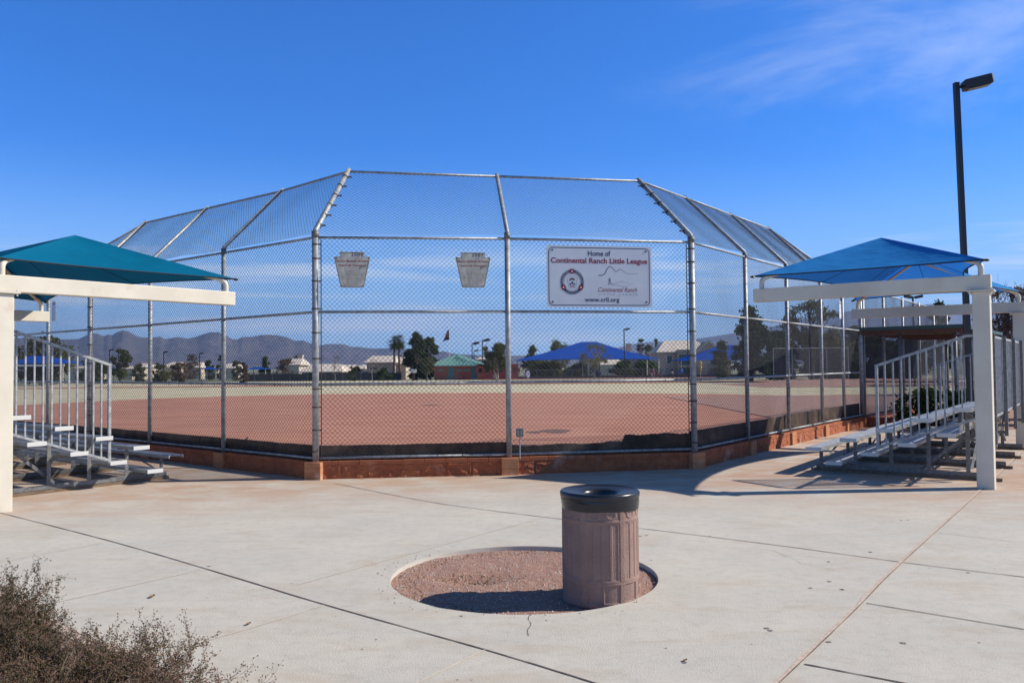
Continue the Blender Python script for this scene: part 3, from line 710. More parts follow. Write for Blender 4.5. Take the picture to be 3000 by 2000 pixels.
def plaque(t, year, l1, lab):
    c = L0 + dcl*t + V(0,0,3.22); b0 = Board(c, dcl); o2 = b0.P(0,0,.05); b0 = Board(o2, dcl)
    root = empty('award_plaque', tuple(o2), lab, 'plaque', 'keystone plaques on the backstop')
    K = [(-.20,.28),(-.185,.205),(-.28,.205),(-.178,-.275),(.178,-.275),(.28,.205),(.185,.205),(.20,.28)]
    m_ = MB(); b0.slab(m_, K, 0, .004); m_.build('panel', plq, root)
    m_ = MB(); b0.line(m_, [(x*.955, y*.955) for x, y in K], .008, .0055, True)
    for x, y in ((-.25,.185),(.25,.185),(-.165,-.25),(.165,-.25)): b0.poly(m_, [(x+.011*math.cos(k*.785), y+.011*math.sin(k*.785)) for k in range(8)], .0066)
    m_.build('border', plb, root)
    m_ = MB(); b0.text(m_, year, .075, .215, .006, width=.18, height=.072, bold=.02, spacing=1.25); m_.build('year', navy, root)
    m_ = MB(); b0.text(m_, l1, 0, .120, .006, width=.485, height=.052, bold=.02); b0.text(m_, 'District #5 Champions', 0, .052, .006, width=.42, height=.052, bold=.02); m_.build('heading', redf, root)
    m_ = MB(); rg = random.Random(int(year))
    for i in range(13):
        y = .025-.021*i; hw = .13-.004*i; x = -hw*rg.uniform(.85,1)
        while x < hw: l = rg.uniform(.012,.035); b0.line(m_, [(x, y),(min(x+l, hw), y)], .0055, .006); x += l+.010
    m_.build('worn_small_print', smalli, root)
    m_ = MB()
    for q in (((.17,-.02),(.21,-.09)), ((.13,-.05),(.19,-.16)), ((.11,-.12),(.14,-.23)), ((-.2,.0),(-.16,-.07)), ((-.17,-.09),(-.13,-.2)), ((.2,.05),(.24,.1))):
        (x0, y0), (x1, y1) = q; m_.add([b0.P(x0,y0,.0045), b0.P(x1,y1,.0045), b0.P((x0+x1)/2+.012,(y0+y1)/2+.006,.014), b0.P((x0+x1)/2-.01,(y0+y1)/2-.006,.0046)], [(0,1,2),(0,2,3),(1,3,2)])
    m_.build('peeling_flake', plq, root)
plaque(.567, '2004', 'Seniors Baseball All-Stars', 'keystone shaped peeling foil plaque with 2004 at its top')
plaque(2.445, '2007', 'Majors Softball All-Stars', 'keystone shaped peeling foil plaque with 2007 at its top')
def narrow(px0, px1, py0, py1, A, d, side, lab, m):
    # intersect ray with the fence line
    ray = at((px0+px1)/2, (py0+py1)/2, 10) - EYE; den = ray.x*d.y - ray.y*d.x; k = (A.x*d.y - A.y*d.x)/den; c = EYE + ray*k
    b0 = Board(c, d); o2 = b0.P(0,0,.03); b0 = Board(o2, d); sc_ = ray.length*0 + k*10
    hh = (py1-py0)/FPX*(c.y)/2; ww = hh*.42
    root = empty('rules_sign', tuple(o2), lab, 'sign'); m_ = MB(); b0.slab(m_, rrect(ww*2, hh*2, .03, 3), 0, .004); m_.build('panel', m, root)
    m_ = MB(); b0.line(m_, rrect(ww*1.88, hh*1.92, .025, 3), .008, .0056, True)
    rg = random.Random(3)
    for i in range(11):
        y = hh*.45 - i*hh*.13; x = -ww*.75
        if i in (4, 8): continue
        while x < ww*.7: l = rg.uniform(.03,.07); b0.line(m_, [(x, y),(x+l, y)], .008, .0056); x += l+.02
    b0.line(m_, [(-ww*.6, hh*.75),(ww*.6, hh*.75)], .05, .0056); m_.build('worn_print', gry, root)
narrow(155, 170, 883, 940, L0, dl, 1, 'narrow grey rules sign high on the mesh left of the teal canopy beam', signm)
narrow(2452, 2463, 882, 934, R0, dr, 1, 'narrow bright white sign high on the right wing of the backstop', mat('white_sign', (.8,.8,.8), None, rough=.3))
# outlet box by the middle post
eb = empty('outlet_box', tuple(C0+V(.17,-.14,.26)), 'small grey outlet box on a conduit beside the middle fence post', 'outlet box')
p = C0 + V(.17,-.14,0)
m_ = MB(); m_.bar(p+V(0,0,.27+.33), p+V(0,0,.27+.46), .115, .06, (0,1,0)); m_.build('box', mat('cast_grey', (.16,.18,.19), None, rough=.5, metal=.4), eb, bevel=.006)
for s_ in (-1, 1): MB().box(p.x+s_*.024-.016, p.x+s_*.024+.016, p.y-.064, p.y-.058, .62, .71).build('cover_flap', mat('brass_cover', (.33,.32,.22), None, rough=.5), eb)
MB().tube([p+V(0,0,.25), p+V(0,0,.61)], .010, 8).build('conduit', galv, eb)
# ------------------------------------------------------------------ cantilever shade canopies
def canopy(O, ex, ey, Lb, Wd, fab, label, beam_over=.12):
    """O column base, ex along the beam, ey along the long side"""
    root = empty('shade_canopy', tuple(O), label, 'shade canopy', 'cantilever shade canopies over the bleachers')
    fr = (O, ex, ey); zb, zt = 2.67, 2.875
    for y in (0, Wd):
        m = MB(fr); m.box(-.105,.105, y-.105, y+.105, -.01, zb-.02); c = m.build('column', cream, root, bevel=.012)
        m = MB(fr); m.box(-.16,.16, y-.15, y+.15, zb-.022, zb-.003)
        for a in (-1, 1):
            for b_ in (-1, 1): m.tube([V(a*.13, y+b_*.12, zb-.05), V(a*.13, y+b_*.12, zb+.02)], .013, 6)
        m.build('cap_plate', cream, c)
        m = MB(fr); m.box(-beam_over, Lb, y-.075, y+.075, zb, zt); m.build('beam', cream, root, bevel=.010)
        for x in (0.0, Lb-.12):                                   # goose neck that carries the fabric corner
            sx = .55 if x == 0 else -.55; sy = .55 if y == 0 else -.55
            m = MB(fr); pts = [V(x, y, zt-.01), V(x, y, zt+.10), V(x+sx*.04, y+sy*.04, zt+.155), V(x+sx*.13, y+sy*.13, zt+.195), V(x+sx*.3, y+sy*.3, zt+.235)]
            m.tube(smooth_line(pts, 4), .038, 10)
            m.tube([pts[-1]-V(0,0,.01), V(Lb/2, Lb/2 if y == 0 else Wd-Lb/2, 3.66)], .03, 8)
            m.build('rafter', cream, root, True)
    MB(fr).tube([V(Lb/2, Lb/2, 3.66), V(Lb/2, Wd-Lb/2, 3.66)], .03, 8).build('ridge_tube', cream, root, True)
    z0 = 3.075; e = .08
    A = V(Lb, -e, z0); Bc = V(-e, -e, z0); Cc = V(-e, Wd+e, z0); Dc = V(Lb, Wd+e, z0); R1 = V(Lb/2, Lb/2, 3.73); R2 = V(Lb/2, Wd-Lb/2, 3.73)
    m = MB(fr); hem = MB(fr); seams = []; n = 16
    def panel(a, b, t0, t1, inw, ins):
        vs = []
        for j in range(n+1):
            v = j/n
            for i in range(n+1):
                u = i/n; s_ = 4*u*(1-u); e_ = a.lerp(b, u) + inw*ins*s_ + V(0,0,.035*s_+.0); t = t0.lerp(t1, u); p = e_.lerp(t, v)
                vs.append(p - V(0,0,.035*s_*4*v*(1-v)*.8 + .05*4*v*(1-v)*0))
        m.add(vs, [(j*(n+1)+i, j*(n+1)+i+1, (j+1)*(n+1)+i+1, (j+1)*(n+1)+i) for j in range(n) for i in range(n)])
        hem.tube(vs[:n+1], .011, 6)
        for uu in ((5, 11) if (b-a).length > 4 else (8,)):
            seams.append([Vector(vs[j*(n+1)+uu])-V(0,0,.004) for j in range(n+1)])
    panel(Bc, A, R1, R1, V(0,1,0), .42); panel(Cc, Dc, R2, R2, V(0,-1,0), .42)
    panel(Bc, Cc, R1, R2, V(1,0,0), .60); panel(A, Dc, R1, R2, V(-1,0,0), .60)
    bm = bmesh.new(); o = m.build('fabric', fab, root); bm.from_mesh(o.data); bmesh.ops.remove_doubles(bm, verts=bm.verts, dist=.002); bm.to_mesh(o.data); bm.free()
    hem.build('hem', mat('hem_'+str(int(O.x)), tuple(x*.3 for x in (.03,.08,.12)), None, rough=.8), root, True)
    for sp_ in seams: MB(fr).tube(sp_, .004, 4).build('seam', MATS['hem_'+str(int(O.x))], root, True)
    for c in (A, Bc, Cc, Dc): MB(fr).sphere(c - V(0,0,.01), .030, 8, 6, (1.3,1.3,.6)).build('corner_clamp', black, root)
    return root
exR = V(-2.56, 1.82, 0).normalized(); eyR = V(3.63, 5.09, 0).normalized()
exL = V(1.96, 2.57, 0).normalized(); eyL = V(-2.57, 1.96, 0).normalized()
blue = fabric('blue_shade_cloth', (.035,.27,.64), (.02,.18,.70), .34)
teal = fabric('teal_shade_cloth', (.001,.135,.25), (.001,.06,.14), .20)
canopy(V(6.37,11.18,0), exR, eyR, 3.12, 6.25, blue, 'shade canopy with blue fabric on cream posts at the right')
canopy(V(-6.235,10.08,0), exL, eyL, 3.23, 6.25, teal, 'shade canopy with teal green fabric on cream posts at the left')

# ------------------------------------------------------------------ bleachers
def bleacher(O, ex, ey, sp, rise, gx0, gx1, gz0, gz1, gh, label, nf=4, fsp=1.70, ny=4, glen=None):
    root = empty('bleacher', tuple(O), label, 'bleacher', 'aluminium bleachers by the backstop')
    fr = (O, ex, ey); n = 5; z0 = .40; end = (nf-1)*fsp+.45; xb = 4*sp+.30
    seatz = [z0 + rise*k for k in range(n)]
    prof = [(-.12,-.045),(-.12,0),(-.105,.002),(-.1,-.002),(-.075,-.002),(-.07,.003),(-.04,.003),(-.035,-.002),(-.005,-.002),(0,.003),(.03,.003),(.035,-.002),(.065,-.002),(.07,.003),(.1,.003),(.105,0),(.12,0),(.12,-.045),(.105,-.045),(.105,-.01),(-.105,-.01),(-.105,-.045)]
    def plank(name, x, z, y0=-.45, y1=end, cap=True):
        m = MB(fr); m.extr(prof, V(x, y0, z), V(x, y1, z), V(1,0,0), V(0,0,1)); o = m.build(name, alu, root)
        if cap:
            for y in (y0, y1): MB(fr).box(x-.123, x+.123, y-.006, y+.006, z-.052, z+.006).build('end_cap', cap_m, o, bevel=.003)
    for k in range(n): plank('seat_plank', k*sp, seatz[k], y0=-.45-(.012*k), cap=not (k == 0 and O.x < 0))
    for k in range(1, n): plank('foot_plank', k*sp-.22, seatz[k]-.365)
    for k in range(1, n): MB(fr).box(k*sp-.06, k*sp-.045, -.40, end-.05, seatz[k]-.33, seatz[k]-.24).build('riser_plank', alu, root) if k in (4,) else None
    for f in range(nf):
        y = f*fsp
        m = MB(fr); m.box(-.12, xb+.12, y-.045, y+.045, 0, .045); s_ = m.build('skid', wood, root)
        m = MB(fr); m.box(-.08, xb+.03, y-.04, y-.034, .047, .115); m.box(-.08, xb+.03, y-.04, y+.035, .047, .053); m.build('skid_angle', galvd, s_)
        for k in range(n):
            x = k*sp
            m = MB(fr); zt = seatz[k]-.055
            m.box(x-.028, x+.028, y-.033, y-.028, .06, zt); m.box(x-.028, x-.023, y-.028, y+.025, .06, zt)
            for q in range(4): m.tube([V(x+.005, y-.036, .09+q*.055), V(x+.005, y-.032, .09+q*.055)], .008, 6)
            m.box(x-.11, x+.11, y-.03, y+.03, zt-.006, zt+.008)
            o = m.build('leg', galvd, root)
            if k: MB(fr).box(x-sp*.85, x+.03, y-.028, y-.022, seatz[k]-.365-.098, seatz[k]-.365-.05).build('foot_bracket', galvd, o)
        MB(fr).bar(V(xb-.05, y+.03, .10), V(sp*2.1, y+.03, seatz[2]-.10) if False else V(3.0*sp-.25, y+.03, .12), .04, .04).build('brace_foot', galvd, root) if False else None
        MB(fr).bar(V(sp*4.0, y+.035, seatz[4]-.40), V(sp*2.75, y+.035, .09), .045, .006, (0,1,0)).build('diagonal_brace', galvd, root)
    for f in range(nf-1):
        y = f*fsp
        MB(fr).bar(V(4*sp+.04, y, .16), V(4*sp+.04, y+fsp, seatz[4]-.12), .035, .006).build('cross_brace', galv, root)
        MB(fr).bar(V(4*sp+.045, y+fsp, .16), V(4*sp+.045, y, seatz[4]-.12), .035, .006).build('cross_brace', galv, root)
        MB(fr).bar(V(.03, y, .14), V(.03, y+fsp*.5, .34), .035, .006).build('cross_brace', galv, root)
    sl = (gz1-gz0)/(gx1-gx0); r = .013; ph = gh
    def guard(y, name):
        g = MB(fr); tb = lambda x: gz0 + sl*(x-gx0)
        g.bar(V(gx0-.02, y, tb(gx0)), V(gx1, y, tb(gx1)), .038, .038); g.bar(V(gx1-.01, y, gz1), V(xb+.02, y, gz1), .038, .038)
        g.bar(V(gx0-.02, y, tb(gx0)-ph), V(gx1+.1, y, tb(gx1)-ph+sl*.1), .034, .034)
        g.bar(V(gx0, y, tb(gx0)-ph-.03), V(gx0, y, tb(gx0)), .038, .038); g.bar(V(xb, y, gz1-ph-.1), V(xb, y, gz1), .038, .038)
        for k in (1, 3):
            xx = gx0 + (gx1-gx0)*k/3.2
        o = g.build(name, galv, root); k = 0; x = gx0+.115
        while x < gx1+.02:
            MB(fr).bar(V(x, y, tb(x)-ph), V(x, y, tb(x)), .021, .021, (1,0,0)).build('picket', galv, o); x += .112
    guard(-.43, 'end_guard'); guard(end-.03, 'end_guard')
    g = MB(fr); zt = gz1; zl = seatz[4]-.16; x = xb
    g.bar(V(x, -.43, zt), V(x, end-.03, zt), .038, .038); g.bar(V(x, -.43, zl), V(x, end-.03, zl), .034, .034)
    o = g.build('back_guard', galv, root); y = -.32
    while y < end-.08: MB(fr).bar(V(x, y, zl), V(x, y, zt), .021, .021, (1,0,0)).build('picket', galv, o); y += .118
    for f in range(nf):
        m = MB(fr); m.box(x+.025, x+.075, f*fsp-.025, f*fsp+.025, .52, zt+.04); m.box(4*sp, x+.05, f*fsp+.026, f*fsp+.045, seatz[4]-.20, seatz[4]-.14); m.box(4*sp, x+.05, f*fsp+.026, f*fsp+.045, .55, .60)
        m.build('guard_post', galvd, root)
    return root
bleacher(V(4.92,13.22,0), V(.816,-.578,0).normalized(), V(.58,.815,0).normalized(), .515, .163, .93, 2.13, 1.65, 2.07, 1.20, 'five row bleacher under the blue canopy, the one at the right')
bleacher(V(-5.5,12.93,0), V(-.606,-.795,0).normalized(), V(-.796,.607,0).normalized(), .555, .178, 1.02, 2.27, 1.77, 2.22, 1.36, 'five row bleacher under the teal canopy, the one at the left')

# ------------------------------------------------------------------ litter bin
bc = V(.645, 6.215, -.040)
tb_ = empty('litter_bin', tuple(bc), 'round brown aggregate concrete litter bin with black lid and bag rim beside the tree well', 'litter bin')
aggr = mat('brown_aggregate', (.31,.195,.155), (.26,.16,.128), 5, .88, 0, .45, 110, c3=(.38,.28,.24), s3=120, lo3=.60, hi3=.70)
NA, NZ = 900, 150; Hc = .74; rb = .283
zz = np.linspace(0, Hc, NZ)[:, None]; th = (np.arange(NA)/NA*2*np.pi)[None, :]
ph = ((th - R(-62)) % (2*np.pi/6)) / (2*np.pi/6)           # six panels, u in 0..1
u = ph*.296                                               # metres along the arc
def sm(x, a, b): t = np.clip((x-a)/(b-a), 0, 1); return t*t*(3-2*t)
def boxm(u, z, u0, u1, z0, z1, e=.003): return sm(u, u0-e, u0+e)*(1-sm(u, u1-e, u1+e))*sm(z, z0-e, z0+e)*(1-sm(z, z1-e, z1+e))
rr = np.full((NZ, NA), rb) + 0*th
rr = rr - .004*boxm(u, zz, .020, .276, .195, .612)          # shallow panel field
for k in range(4): rr = rr - .005*boxm(u, zz, .032+k*.062, .072+k*.062, .207, .600)
rr = rr - .008*boxm(u, zz, .022, .140, .045, .170) - .008*boxm(u, zz, .156, .274, .045, .170)
rr = rr - .006*boxm(u, zz, .020, .276, .630, .735)
for cu in (.085, .211):
    dd_ = np.sqrt((u-cu)**2 + (zz-.676)**2); rr = rr + .0045*(1-sm(np.abs(dd_-.036), .006, .010))
rr = rr + .002*np.sin(zz/Hc*np.pi) - .010*(1-sm(zz, 0, .015)) - .003*sm(zz, .180, .184)*(1-sm(zz, .188, .192))
X = rr*np.cos(th); Y = rr*np.sin(th); Zc = zz + 0*th
vs = np.stack([X, Y, Zc], -1).reshape(-1, 3); I, J = np.meshgrid(np.arange(NA), np.arange(NZ-1)); I2 = (I+1) % NA
q = np.stack([J*NA+I, J*NA+I2, (J+1)*NA+I2, (J+1)*NA+I], -1).reshape(-1, 4)
body = npmesh('body', vs, q, aggr, tb_, world=False)
MB().lathe((0,0,0), [(.283,.74),(.25,.74),(.25,.2),(0,.2)], 40).build('liner', black, tb_, world=False)
# crinkled black bag rim
bag = bpy.data.materials.new('black_bag'); bag.use_nodes = True; pb = bag.node_tree.nodes['Principled BSDF']; pb.inputs['Base Color'].default_value = (.012,.013,.018,1); pb.inputs['Roughness'].default_value = .22
vs = []; n = 240; rings = [(.288,.785),(.291,.77),(.291,.755),(.290,.735),(.289,.715),(.286,.69)]
for j, (r_, z_) in enumerate(rings):
    for i in range(n):
        t = 2*math.pi*i/n; w_ = .004*noise.noise(Vector((math.cos(t)*1.5, math.sin(t)*1.5, z_*90)))*(.4+j*.4); ze = (.012*noise.noise(Vector((math.cos(t)*1.6, math.sin(t)*1.6, 5)))) if j == len(rings)-1 else 0
        vs.append(((r_+w_)*math.cos(t), (r_+w_)*math.sin(t), z_+ze))
MB().add(vs, [(j*n+i, j*n+(i+1) % n, (j+1)*n+(i+1) % n, (j+1)*n+i) for j in range(len(rings)-1) for i in range(n)]).build('bag_rim', bag, tb_, True, world=False)
lidm = mat('lid_black', (.022,.023,.027), (.012,.012,.014), 6, .30, 0, .08, 30)
MB().lathe((0,0,0), [(.290,.768),(.296,.773),(.297,.800),(.290,.812),(.280,.815),(.274,.811),(.20,.802),(.145,.793),(.135,.788),(.128,.770),(.122,.70),(.122,.6)], 72).build('lid', lidm, tb_, True, world=False)

# ------------------------------------------------------------------ near lamp post
def lamp(X, Y, zb, H, w_, lean, head, label, group=None, double=False, name='lamp_post'):
    b0 = V(X, Y, zb); top = V(X+lean, Y, zb+H)
    root = empty(name, tuple(b0), label, 'lamp post', group)
    MB().bar(b0, top, w_, w_, (0,1,0)).build('pole', black, root)
    if w_ > .09: MB().box(X-w_, X+w_, Y-w_, Y+w_, zb-.05, zb+.04).build('base_plate', black, root)
    for s_ in ((1, -1) if double else (1,)):
        h = head; a = top + V(0,0,-h*.2)
        MB().bar(a, a+V(s_*h*.28,-.02,h*.05), h*.10, h*.10, (0,1,0)).build('arm', black, root)
        c0 = a + V(s_*h*.22,-.05,h*.04); c1 = c0 + V(s_*h,-.18*h,h*.20)
        m = MB(); d = (c1-c0).normalized(); up = V(-d.z*s_, 0, abs(d.x)); sd_ = d.cross(up).normalized(); vs = []
        for p, sc_ in ((c0, .8), (c0+d*.04*h, 1), (c1-d*.06*h, 1), (c1, .85)):
            for i, j in ((-1,-.45),(1,-.45),(1,.45),(-1,.45)): vs.append(p + sd_*(i*.27*h*sc_) + up*(j*.40*h*sc_))
        m.add(vs, [(3,2,1,0),(12,13,14,15)] + [(4*k+i, 4*k+(i+1) % 4, 4*k+4+(i+1) % 4, 4*k+4+i) for k in range(3) for i in range(4)])
        hd = m.build('lamp_head', black, root)
        g = [c0+d*.12*h - up*.19*h + sd_*x for x in (-.2*h, .2*h)] + [c1-d*.12*h - up*.19*h + sd_*x for x in (.2*h, -.2*h)]
        MB().add(g + [p - up*.012 for p in g], [(0,1,2,3),(7,6,5,4),(0,4,5,1),(1,5,6,2),(2,6,7,3),(3,7,4,0)]).build('lens', mat('lens', (.10,.09,.07), None, rough=.2), hd)
    return root
p = at(2842, 1040, 19.0)
tp = at(2801, 243, 19.0)
lamp(p.x, 19.0, -.02, tp.z+.02, .108, tp.x-p.x, .60, 'tall black square lamp post with one box head rising behind the blue canopy')

# ------------------------------------------------------------------ dugout and first base fence
D0 = RW[5] + dr*.15; pd_ = V(.80,-.60,0)
dg = empty('dugout', tuple(D0), 'chain link dugout with flat green edged roof beyond the right bleacher', 'dugout')
greenm = mat('green_fascia', (.03,.075,.065), None, rough=.5); brownm = mat('brown_rafter', (.14,.06,.035), (.1,.045,.03), 8, .8)
fr = (D0, dr, pd_)                                          # local x away along the field fence, y outward
Ld, Wd = 7.4, 2.25
m = MB(fr); m.box(-.25, Ld+.25, -.2, Wd+.22, 2.60, 2.635); m.build('roof', mat('roof_deck', (.16,.10,.07), None, rough=.8), dg)
m = MB(fr); m.box(-.27, -.24, -.22, Wd+.24, 2.56, 2.655); m.box(-.27, Ld+.27, Wd+.225, Wd+.25, 2.56, 2.655); m.build('fascia', greenm, dg)
for k in range(8): MB(fr).box(-.2+k*1.05, -.14+k*1.05, -.15, Wd+.18, 2.46, 2.598).build('roof_joist', brownm, dg)
for x, y in ((0,.95),(0,Wd),(2.4,Wd),(4.9,Wd),(7.3,Wd),(7.3,.9),(0,0)):
    MB(fr).tube([V(x,y,0), V(x,y,2.6)], .038 if x else .045, 10).build('post', galvd, dg, True)
q = lambda x, y, z: D0 + dr*x + pd_*y + V(0,0,z)
wire_panel('chain_link', [q(0,.02,.2), q(0,Wd,.2), q(0,Wd,2.5), q(0,.02,2.5)], dg, r=.0030)
wire_panel('chain_link', [q(0,Wd,.2), q(Ld,Wd,.2), q(Ld,Wd,2.5), q(0,Wd,2.5)], dg, r=.0030)
wire_panel('chain_link', [q(Ld,0,.2), q(Ld,Wd,.2), q(Ld,Wd,2.5), q(Ld,0,2.5)], dg, r=.0030)
for z in (.2, 1.2, 2.45):
    MB().tube([q(0,0,z), q(0,Wd,z)], .021, 6).build('rail', galvd, dg); MB().tube([q(0,Wd,z), q(Ld,Wd,z)], .021, 6).build('rail', galvd, dg)
m = MB(fr); m.box(.05, Ld, -.14, .10, -.02, .26); m.box(-.12, .08, .12, Wd, -.02, .26); m.build('low_wall', blockm, dg)
bn = empty('players_bench', tuple(q(.4,1.8,0)), 'long plain bench inside the dugout by its outer wire side', 'bench')
m = MB(fr); m.box(.4, 6.8, 1.65, 1.93, .42, .46); m.build('seat', alu, bn)
for x in (.8, 3.6, 6.4): m = MB(fr); m.box(x-.03, x+.03, 1.75, 1.82, 0, .42); m.build('leg', galvd, bn)
ff = empty('baseline_fence', tuple(D0+dr*.2), 'tall chain link fence running away along the first base line past the dugout', 'fence')
P = [D0 + dr*t for t in (.15, 2.5, 5.1, 7.7, 10.4, 13.2)]
for i, p in enumerate(P):
    MB().tube([p, p+V(0,0,3.78)], .042, 8).build('post', galv, ff, True)
    if i:
        for z in (.2, 2.6, 3.72): MB().tube([P[i-1]+V(0,0,z), p+V(0,0,z)], .021, 6).build('rail', galv, ff)
        wire_panel('chain_link', [P[i-1]+V(0,0,.2), p+V(0,0,.2), p+V(0,0,3.72), P[i-1]+V(0,0,3.72)], ff, r=.0034, pitch=.08)
# ------------------------------------------------------------------ mountains
rock = mat('mountain_rock', (.115,.085,.075), (.065,.055,.05), .0035, .95, 0, 1.0, .012, c3=(.06,.065,.04), s3=.0012)
rock.node_tree.nodes['Bump'].inputs['Distance'].default_value = 60
def range_(name, prof, Y, depth, seed, lab=None, amp=1.0, foot=1052):
    """ridge line traced by bearing, carried by a real mountain mass with spurs"""
    xs = np.arange(prof[0][0], prof[-1][0]+1, 4.0); ys = np.interp(xs, [p[0] for p in prof], [p[1] for p in prof])
    nv = 26; vs = []; fs = []
    for i, (px, py) in enumerate(zip(xs, ys)):
        top = at(px, py, Y)
        for j in range(nv):
            t = j/(nv-1)                                # 0 front foot .. .6 ridge .. 1 back foot
            if t <= .6: k = t/.6; yy = Y - depth*(1-k); h = k**1.25
            else: k = (t-.6)/.4; yy = Y + depth*.8*k; h = (1-k)**1.1
            x = top.x * yy/Y; n_ = noise.fractal(Vector((x/depth*2.2, yy/depth*2.2, seed)), 1, 2, 5)
            rg = abs(noise.noise(Vector((x/depth*4.5, yy/depth*1.2, seed+4))))
            z = -6 + (top.z+6)*max(0, h*(1 - amp*(.55*rg+.16*n_)*4*h*(1-h)))
            vs.append((x, yy, z))
    for i in range(len(xs)-1):
        for j in range(nv-1): k = i*nv+j; fs.append((k, k+nv, k+nv+1, k+1))
    return tag(MB().add(vs, fs).build(name, rock), kind='structure')
ridge = [(-260,1000),(-120,985),(0,1000),(60,990),(110,998),(166,994),(230,993),(251,983),(270,976.6),(285,977),(304,984.5),(317,979),(328,982),(345,971.7),(359.6,966.8),(374,969.6),(402,984.5),(419,988.7),(447,988.7),(468,985.5),(485,993),(522,986.6),(550,992),(575,986.6),(599,977),(616,973),(641,972.8),(658,980),(680,993),(697,994),(710,986.6),(735,986.6),(767,981),(788,980.6),(812,982),(841,987.6),(863,998),(888,997),(907,1004.6),(940,1012),(948,1009),(961,1007),(1003,1007.5),(1017,1010.5),(1029,1016),(1054,1015.6),(1071,1019),(1102,1021),(1139,1019.5),(1173,1018.5),(1200,1024),(1240,1036),(1270,1033),(1288,1029.5),(1302,1028),(1319,1034),(1353,1038),(1420,1040),(1500,1041),(1600,1042),(1700,1044),(1800,1050)]
range_('mountain_range', ridge, 5600, 1600, 3.1)
ridge2 = [(1560,1046),(1700,1038),(1790,1022),(1840,1011),(1870,1004),(1904,1001),(1925,999),(1946,1003),(1975,1006),(2010,1000),(2049,991),(2091,985),(2134,978),(2162,975),(2215,962),(2270,955),(2340,935),(2400,925),(2480,912),(2560,906),(2620,899),(2678,894),(2728,890),(2800,900),(2880,896),(2960,905),(3060,912),(3200,925)]
range_('far_mountain_range', ridge2, 9000, 2200, 8.4, amp=.7)
# distant valley scrub seen as one dark green belt
leafA = leafmat('mesquite_leaf', (.11,.125,.05), (.06,.075,.03)); leafB = leafmat('pine_needle', (.060,.085,.035), (.028,.045,.018), .15)
leafC = leafmat('olive_leaf', (.15,.145,.07), (.08,.09,.045)); leafD = leafmat('dry_leaf_crown', (.17,.12,.09), (.11,.08,.06)); leafE = leafmat('shrub_leaf', (.075,.115,.04), (.035,.06,.022))
leafH = leafmat('hedge_leaf', (.05,.075,.028), (.025,.04,.016), .2, 3)
leafP = leafmat('palm_frond', (.085,.10,.045), (.05,.065,.03)); bark = mat('bark', (.14,.10,.075), (.09,.065,.05), 6, .9, stretch=(1,1,.3)); barkp = mat('pale_bark', (.30,.26,.21), (.2,.17,.14), 6, .9)
def leaves(centers, radii, n, size, rng, squash=1.0, aspect=.6, up=0.0):
    """n small quads spread through clumps"""
    C_ = np.asarray(centers); Rr = np.asarray(radii)
    pick = rng.choice(len(C_), n, p=(Rr.mean(1)**2)/(Rr.mean(1)**2).sum())
    d = rng.normal(size=(n, 3)); d /= np.linalg.norm(d, axis=1)[:, None]; rad = rng.random(n)**.55*np.where(rng.random(n) < .16, 1.7, 1.0)
    P = C_[pick] + d*rad[:, None]*Rr[pick]
    a = rng.normal(size=(n, 3)); a[:, 2] *= (1+up*3); a /= np.linalg.norm(a, axis=1)[:, None]; b = np.cross(a, rng.normal(size=(n, 3))); b /= np.linalg.norm(b, axis=1)[:, None]
    s = size*(.6+.8*rng.random(n))[:, None]; v = np.stack([P-a*s-b*s*aspect, P+a*s-b*s*aspect, P+a*s+b*s*aspect, P-a*s+b*s*aspect], 1)
    return v.reshape(-1, 3), np.arange(n*4).reshape(-1, 4)
